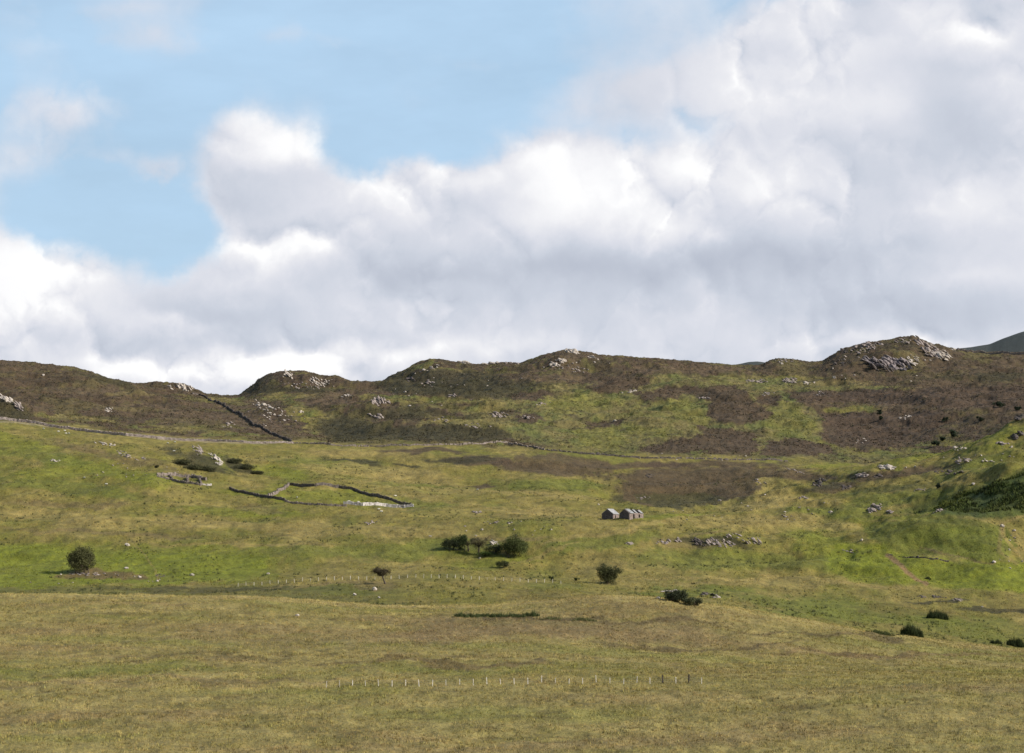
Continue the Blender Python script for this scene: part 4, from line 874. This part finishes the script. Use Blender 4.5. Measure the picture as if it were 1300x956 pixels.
# ------------------------------------------------------------------ trees and shrubs
def tube(pts, rads, sides=7):
    vs = []; fs = []; n = len(pts)
    for i, (p, r) in enumerate(zip(pts, rads)):
        d = (pts[min(i + 1, n - 1)] - pts[max(i - 1, 0)]).normalized()
        a = d.orthogonal().normalized(); b = d.cross(a)
        for k_ in range(sides):
            t_ = 2 * math.pi * k_ / sides; vs.append(p + (a * math.cos(t_) + b * math.sin(t_)) * r)
    for i in range(n - 1):
        for k_ in range(sides):
            k2 = (k_ + 1) % sides; fs.append([i * sides + k_, i * sides + k2, (i + 1) * sides + k2, (i + 1) * sides + k_])
    return np.array([v[:] for v in vs]), np.array(fs)
def leaves(rng, centers, radii, n, size, base, var=.3):
    """n small quads spread through clumps"""
    ci = rng.choice(len(centers), n, p=radii**2 / np.sum(radii**2))
    d = rng.normal(size=(n, 3)); d /= np.linalg.norm(d, axis=1)[:, None]
    rr = rng.rand(n)**.45
    p = centers[ci] + d * (radii[ci] * rr)[:, None] * np.array([1, 1, .8])
    a = rng.normal(size=(n, 3)); a /= np.linalg.norm(a, axis=1)[:, None]
    b = np.cross(a, rng.normal(size=(n, 3))); b /= np.linalg.norm(b, axis=1)[:, None]
    s = (size * rng.uniform(.5, 1.3, n))[:, None]
    v = np.stack([p - a * s, p + b * s * .6, p + a * s, p - b * s * .6], 1).reshape(-1, 3)
    f = np.arange(4 * n).reshape(-1, 4)
    cv = rng.uniform(1 - var, 1 + var, len(centers))[ci] * rng.uniform(.75, 1.25, n)
    col = np.array(base)[None] * cv[:, None]
    return v, f, np.repeat(col, 4, 0)
def shrub(name, px, py, wid, hgt_, label, cat, base, n=4000, leaf=.16, clumps=26, trunk=False, lean=0, seed=1, hollow=False, group=None, depth=.8, twiggy=False):
    rng = np.random.RandomState(seed); p = hit(px, py); root = empty(name, (p.x, p.y, p.z - .05)); tag(root, label, cat, group)
    cz0 = hgt_ * (.35 if trunk else .1); cs = []; rs_ = []
    for i in range(clumps):
        while True:
            q = rng.uniform(-1, 1, 3)
            if np.linalg.norm(q) < 1: break
        top = hgt_ - cz0
        r = wid * rng.uniform(.06, .18)
        th_ = math.atan2(q[1], q[0]); q = q * (.82 + .22 * math.sin(2 * th_ + seed) + .16 * math.sin(5 * th_ + q[2] * 4 + seed * 1.7))
        x = q[0] * (wid / 2 - r * .7) + lean * (q[2] * .5 + .5) * wid * .25; y = q[1] * (wid / 2 - r * .7) * depth
        z = cz0 + (q[2] * .5 + .5) * (top - r * .6)
        if not trunk and q[2] < 0: x *= 1.15
        if not trunk: z = max(z, r * .5)
        if hollow and q[2] < -.1 : z = cz0 + top * .4 + rng.uniform(-.1, .2) * top
        cs.append((x, y, z)); rs_.append(r)
    cs = np.array(cs); rs_ = np.array(rs_)
    # branches
    parts = []; stems = 1 if trunk else 5
    tr = hgt_ * (.045 if trunk else .02)
    base_pts = []
    for s_ in range(stems):
        b0 = Vector((rng.normal() * (0 if trunk else wid * .12), rng.normal() * (0 if trunk else wid * .08), -.3))
        mid_ = b0 + Vector((lean * wid * .08, rng.normal() * .1, cz0 * 1.0 + .35))
        top_ = mid_ + Vector((lean * wid * .12 + rng.normal() * .1 * wid, rng.normal() * .1, (hgt_ - cz0) * .4))
        parts.append(tube([b0, (b0 + mid_) / 2 + Vector((rng.normal() * .1, 0, 0)), mid_, top_], [tr * 1.3, tr, tr * .8, tr * .5])); base_pts.append((mid_, top_))
    trv, trf = join_vf(parts)
    trunk_o = link('trunk' if trunk else 'stems', fast_mesh('trunk', trv, trf), M_bark, root)
    parts = []
    for c in cs:
        m_, t_ = base_pts[rng.randint(stems)]; s0 = m_.lerp(t_, rng.rand()); e = Vector(c)
        md = (s0 + e) / 2 + Vector(rng.normal(size=3) * .12 * wid * .4)
        parts.append(tube([s0, md, e], [tr * .45, tr * .25, tr * .08], 5))
        if twiggy:
            for k_ in range(5):
                e2 = e + Vector(rng.normal(size=3) * .16 * wid); parts.append(tube([md.lerp(e, .5), (e + e2) / 2, e2], [tr * .16, tr * .1, tr * .04], 4))
    bv, bf = join_vf(parts); link('branches', fast_mesh('branches', bv, bf), M_bark, root)
    v, f, c = leaves(rng, cs, rs_, n, leaf, base)
    link('crown' if trunk else 'foliage', fast_mesh('crown', v, f, c, smooth=False), M_leaf, root)
    return root
shrub('hawthorn_bush', 104, 728, 15.0, 10.6, 'large round dark bush standing at the left of the slope', 'bush', (.085, .086, .032), 19000, .2, 80, trunk=False, seed=11)
shrub('hawthorn_tree', 489.5, 741.5, 7.4, 6.4, 'small leaning hawthorn with a bare trunk and flattened crown', 'tree', (.085, .068, .036), 4200, .15, 34, trunk=True, lean=-1.6, seed=12, hollow=True, twiggy=True)
shrub('dark_bush', 575, 698, 11.5, 5.2, 'low left part dark bush of the thicket', 'bush', (.028, .038, .015), 5000, .17, 34, seed=13)
shrub('dark_tree', 589, 699, 11.0, 8.2, 'tallest dark leafy tree at the left of the thicket', 'tree', (.056, .074, .022), 7000, .18, 34, trunk=False, seed=14)
shrub('grey_tree', 608, 704, 9.0, 7.6, 'thin grey brown half bare tree in the middle of the thicket', 'tree', (.15, .135, .06), 2800, .15, 32, trunk=True, seed=15, twiggy=True)
shrub('dark_bush', 630, 703, 11.0, 4.6, 'low black green bush in the gap of the thicket', 'bush', (.025, .034, .014), 3500, .16, 30, seed=16)
shrub('broad_tree', 655, 707, 14.5, 9.2, 'broad green tree at the right of the thicket', 'tree', (.075, .090, .026), 12000, .19, 50, trunk=False, seed=17)
shrub('green_bush', 638, 721, 7.0, 3.4, 'small green shrub below the broad tree of the thicket', 'bush', (.052, .062, .020), 3200, .15, 18, seed=18)
shrub('round_bush', 774.5, 741, 11.0, 8.0, 'rounded dark bush alone in front of the stone huts', 'bush', (.078, .082, .030), 11000, .18, 46, seed=19)
shrub('bracken_clump', 699, 736, 3.4, 1.5, 'very small dark shrub left of the rounded bush', 'bush', (.04, .055, .015), 900, .14, 8, seed=20)
shrub('bracken_clump', 732, 737, 2.6, 1.2, 'very small green shrub just left of the rounded bush', 'bush', (.06, .075, .02), 800, .14, 8, seed=21)
shrub('willow_shrub', 858, 764, 9.0, 4.0, 'low grey green willow with a dark left side by the stream', 'bush', (.052, .062, .028), 6500, .16, 30, seed=22)
shrub('willow_shrub', 880, 768, 7.5, 2.6, 'pale low willow trailing right beside the stream', 'bush', (.085, .095, .042), 4000, .16, 22, seed=23)
shrub('dark_bush', 905, 759, 2.4, 2.0, 'tiny black green bush in the stream bank stones', 'bush', (.025, .035, .015), 1200, .14, 8, seed=24)
shrub('green_bush', 618, 706, 8.0, 2.2, 'low bright green scrub along the foot of the thicket', 'bush', (.085, .12, .025), 2600, .15, 20, seed=26)
shrub('small_bush', 1191, 620, 4.0, 2.8, 'small dark blue green bush on the right hand slope', 'bush', (.025, .036, .020), 2500, .16, 14, seed=25)
for i, (a, b, wd__, hh, lb) in enumerate([(1117, 527, 6, 4.2, 'pair partner juniper low on the brown slope, uppermost left'), (1119, 533, 5, 3.2, 'small juniper just below the uppermost left one'),
        (1200, 537, 7, 5, 'round juniper on the brown slope above the green spur'), (1211, 555, 9, 6, 'largest juniper on the brown slope behind the spur'), (1197, 561, 5.5, 4, 'juniper left below the largest one'),
        (1190, 566, 7, 4.4, 'lowest juniper touching the edge of the green spur'), (1245, 535, 6, 4, 'pale green juniper farther right on the brown slope'), (1268, 517, 9, 4.5, 'broad dark juniper near the right edge high on the slope'),
        (1293, 522, 6, 4, 'juniper closest to the right edge high on the slope')]):
    shrub('juniper', a, b, wd__, hh, lb, 'bush', (.036, .052, .026), 2200, .26, 14, seed=40 + i)
# bushes on the scarp
for i, (a, b, wd__, hh, lb) in enumerate([(233, 589, 13, 2.4, 'dark shrub at the left foot of the shrubby scarp'), (246, 596, 14, 2.8, 'widest dark shrub low on the shrubby scarp'), (264, 598, 12, 2.8, 'dark shrub in the middle of the shrubby scarp'),
        (299, 588, 11, 2.6, 'dark shrub upper right of the diagonal pale rocks'), (311, 595, 13, 2.6, 'dark shrub halfway down right of the diagonal rocks'), (326, 602, 9, 2.0, 'last dark shrub at the right foot of the scarp'),
        (199, 594, 2.5, 1.5, 'tiny dark shrub above the tumbled ruin')]):
    shrub('gorse_bush', a, b, wd__, hh, lb, 'bush', (.060, .062, .026), 3200, .2, 26, seed=60 + i)
# rush clumps: upright blades
def blades(rng, x, y, z, hgt__, wdt, n, col, lean=.35):
    """returns triangles verts/faces/cols for n blades at arrays x,y,z"""
    th = rng.rand(n) * 6.283; l = rng.rand(n) * lean; hh = hgt__ * rng.uniform(.55, 1.15, n); ww = wdt * rng.uniform(.6, 1.3, n)
    a = rng.rand(n) * 3.1416
    bx_, by_ = np.cos(a) * ww, np.sin(a) * ww
    tx, ty = np.cos(th) * l * hh, np.sin(th) * l * hh
    v = np.stack([np.stack([x - bx_, y - by_, z - .06], 1), np.stack([x + bx_, y + by_, z - .06], 1), np.stack([x + tx, y + ty, z + hh], 1)], 1).reshape(-1, 3)
    return v, np.arange(3 * n).reshape(-1, 3), np.repeat(col, 3, 0)
def rushes(px, py, wid, hh, label, n=2500, seed=1, base=(.045, .06, .018), deep=.6):
    rng = np.random.RandomState(seed); p = hit(px, py)
    r = np.sqrt(rng.rand(n)); th = rng.rand(n) * 6.283; x = r * np.cos(th) * wid / 2; y = r * np.sin(th) * wid / 2 * deep
    z = many_hgt(p.x + x, p.y + y) - p.z
    env = np.sqrt(np.clip(1 - r * r * .8, 0, 1)) * (1 + .9 * fbm(p.x + x, p.y + y, 1.3, 2, .5, seed)) * rng.uniform(.5, 1.15, n)
    v, f, c = blades(rng, x, y, z, hh * env, .07, n, np.array(base)[None] * rng.uniform(.55, 1.35, (n, 1)), .4)
    return tag(link('rush_clump', fast_mesh('rush_clump', v, f, c, smooth=False), M_tuft, loc=p), label, 'rushes')
rushes(1158, 807, 7.4, 3.0, 'dark rush clump nearest the meadow edge, left of three', 5500, 71)
rushes(1190, 785, 7.8, 2.6, 'dark oval rush clump alone on the wet ground', 5500, 72)
rushes(1290, 821, 6.0, 2.6, 'dark rush clump cut by the right edge', 4200, 73)
rushes(1265, 817, 3.6, 1.5, 'small flat rush clump left of the edge one', 1800, 74)
rushes(1118, 805, 9, 1.0, 'low thin green rush strip on the meadow edge', 2600, 75, (.07, .085, .025), .3)
for i, a in enumerate([585, 600, 615, 631, 646, 660, 674]):
    rushes(a, 782.5 + (i % 2) * .8, 5.0, 1.35 - .2 * (i % 3), ['left end', 'second', 'third', 'middle', 'fifth', 'sixth', 'right end'][i] + ' clump of the long green rush strip on the near meadow', 900, 80 + i, (.078, .100, .032), .4)
rushes(700, 786, 6, .8, 'faint rush tuft trailing right of the long green strip', 500, 89, (.15, .16, .06), .3)
rushes(742, 787, 7, .9, 'last faint rush tuft right along the meadow bank', 500, 90, (.15, .16, .06), .3)
rushes(1178, 735, 2.6, 1.0, 'small dark rush tuft by the end of the brown track', 500, 92)

# ------------------------------------------------------------------ sheep
def sheep_mesh():
    me = bpy.data.meshes.new('sheep'); bm = bmesh.new()
    def ballm(c, s, mi, sub=2):
        r = bmesh.ops.create_icosphere(bm, subdivisions=sub, radius=1, matrix=Matrix.Translation(c) @ Matrix.Diagonal((*s, 1)))
        for v in r['verts']:
            for f in v.link_faces: f.material_index = mi; f.smooth = True
    ballm((0, 0, .68), (.56, .30, .30), 0); ballm((-.38, 0, .70), (.24, .26, .26), 0); ballm((.40, 0, .74), (.24, .22, .24), 0)
    ballm((.62, 0, .58), (.16, .11, .17), 0); ballm((.74, 0, .38), (.12, .08, .14), 1)
    for s in (-1, 1): ballm((.68, s * .12, .50), (.04, .08, .03), 1, 1)
    for x in (-.36, .34):
        for s in (-.15, .15):
            bmesh.ops.create_cone(bm, cap_ends=True, segments=6, radius1=.04, radius2=.06, depth=.5, matrix=Matrix.Translation((x, s, .25)))
    for f in bm.faces:
        c = f.calc_center_median()
        if c.z < .44 and c.x < .5: f.material_index = 1
    bm.to_mesh(me); bm.free(); me.materials.append(M_wool); me.materials.append(M_face); return me
SM = sheep_mesh()
SHEEP = [(55, 545.5, 'white sheep grazing just below the pale wall, leftmost of its flock'), (74, 549, 'white sheep second from the left below the pale wall'), (82, 548, 'white sheep nearest the pale wall in the middle of its flock'),
         (83.5, 551.5, 'white sheep lowest in the flock below the pale wall'), (87.5, 551.5, 'white sheep rightmost of the flock below the pale wall'), (213, 564, 'white sheep alone at the right of the upper left pasture'),
         (222, 562.5, 'white sheep close under the wall above the scarp'), (221, 574, 'white sheep beside the top of the shrubby scarp'), (107, 608, 'white sheep on the bright patch left of the ruin'),
         (135, 616, 'white sheep below left of the tumbled ruin'), (377, 633, 'white sheep standing by the front wall inside the enclosure'), (443, 638, 'white sheep left of two inside the enclosure'),
         (455, 639, 'white sheep right of two inside the enclosure'), (502, 631, 'white sheep above the right end of the enclosure'), (481, 648, 'white sheep upper of two below the whitish wall'), (484, 651, 'white sheep lower of two below the whitish wall'),
         (606, 623, 'white sheep on the open slope right of the enclosure')]
rs = random.Random(8)
for a, b, lb in SHEEP:
    o = link('sheep', SM, None, loc=hit(a, b)); o.rotation_euler = (0, 0, rs.choice([0, math.pi]) + rs.gauss(0, .5)); tag(o, lb, 'sheep', 'sheep grazing on the hillside')

# ------------------------------------------------------------------ ground cover (stuff)
rng = np.random.RandomState(77)
def scatter(name, n, sampler, hgt__, wdt, per, spread, label_cat, shade=(.75, 1.3), lean=.5, gain=1.0, keep=None):
    px_, D = sampler(n); u = px_uv(px_, 600)[0]; x = u * D; y = D
    if keep is not None:
        k_ = keep(x, y); x = x[k_]; y = y[k_]
    n = len(x)
    col = many_hgt(x, y, C) * gain * rng.uniform(*shade, (n, 1)) * (1 + rng.normal(size=(n, 3)) * .04)
    x = np.repeat(x, per) + rng.normal(size=n * per) * spread; y = np.repeat(y, per) + rng.normal(size=n * per) * spread
    z = many_hgt(x, y); hs = np.repeat(rng.uniform(.6, 1.4, n), per)
    v, f, c = blades(rng, x, y, z, hgt__ * hs, wdt, n * per, np.repeat(np.clip(col, .01, .6), per, 0), lean)
    o = link(name, fast_mesh(name, v, f, c, smooth=False), M_tuft); return tag(o, None, None, kind='stuff')
def s_mead(n): 
    D = rng.uniform(400**2, 700**2, n)**.5; return rng.uniform(-60, 1360, n), D
scatter('meadow_grass', 120000, s_mead, .32, .05, 4, .16, 'grass', gain=1.35, shade=(.7, 1.25), keep=lambda x, y: (fbm(x, y, 9, 3, .5, 121) > -.25) | (rng.rand(len(x)) < .3))
scatter('tussock_grass', 26000, s_mead, .50, .06, 8, .20, 'grass', gain=1.2, shade=(.55, 1.6), lean=.7, keep=lambda x, y: fbm(x * .6, y, 12, 4, .6, 161) > .05)
def s_mid(n): return rng.uniform(-40, 1340, n), rng.uniform(740, 1300, n)
scatter('rough_grass', 70000, s_mid, .42, .09, 4, .22, 'grass', gain=1.25, shade=(.6, 1.35), keep=lambda x, y: fbm(x, y * .5, 16, 4, .6, 125) > -.08)
def s_far(n): return rng.uniform(-40, 1340, n), rng.uniform(1340, 2170, n)
scatter('heather', 90000, s_far, .5, .22, 4, .4, 'heather', shade=(.7, 1.25), lean=.8, keep=lambda x, y: (many_hgt(x, y, hm) > .5) & (fbm(x, y * .5, 12, 4, .6, 127) > -.1))
def s_rush(n): return rng.uniform(-40, 1340, n), rng.uniform(745, 1300, n)
_C = C; HEA = (C[..., 0] < .12) * 1.0; C = np.ones_like(C) * np.array([.060, .068, .026])
scatter('rush_tufts', 20000, s_rush, .75, .10, 9, .3, 'rushes', lean=.5, shade=(.5, 1.5), keep=lambda x, y: (fbm(x, y * .5, 34, 4, .65, 141) > .12) & (rng.rand(len(x)) < .45))
C = np.ones_like(C) * np.array([.080, .068, .036])
scatter('heather_bushes', 14000, s_far, .9, .25, 8, .5, 'heather', lean=.9, shade=(.5, 1.4), keep=lambda x, y: (many_hgt(x, y, hm) > .5) & (many_hgt(x, y, HEA) > .5) & (fbm(x, y * .5, 30, 4, .65, 143) > .05))
C = _C
def s_brk(n): return rng.uniform(1160, 1340, n), rng.uniform(1010, 1130, n)
scatter('bracken', 9000, s_brk, 1.1, .25, 5, .5, 'bracken', shade=(.35, 1.5), lean=.9, keep=lambda x, y: (many_hgt(x, y, C)[:, 0] < .09) & (fbm(x, y, 10, 3, .6, 131) > -.1))
print('verts', len(verts))
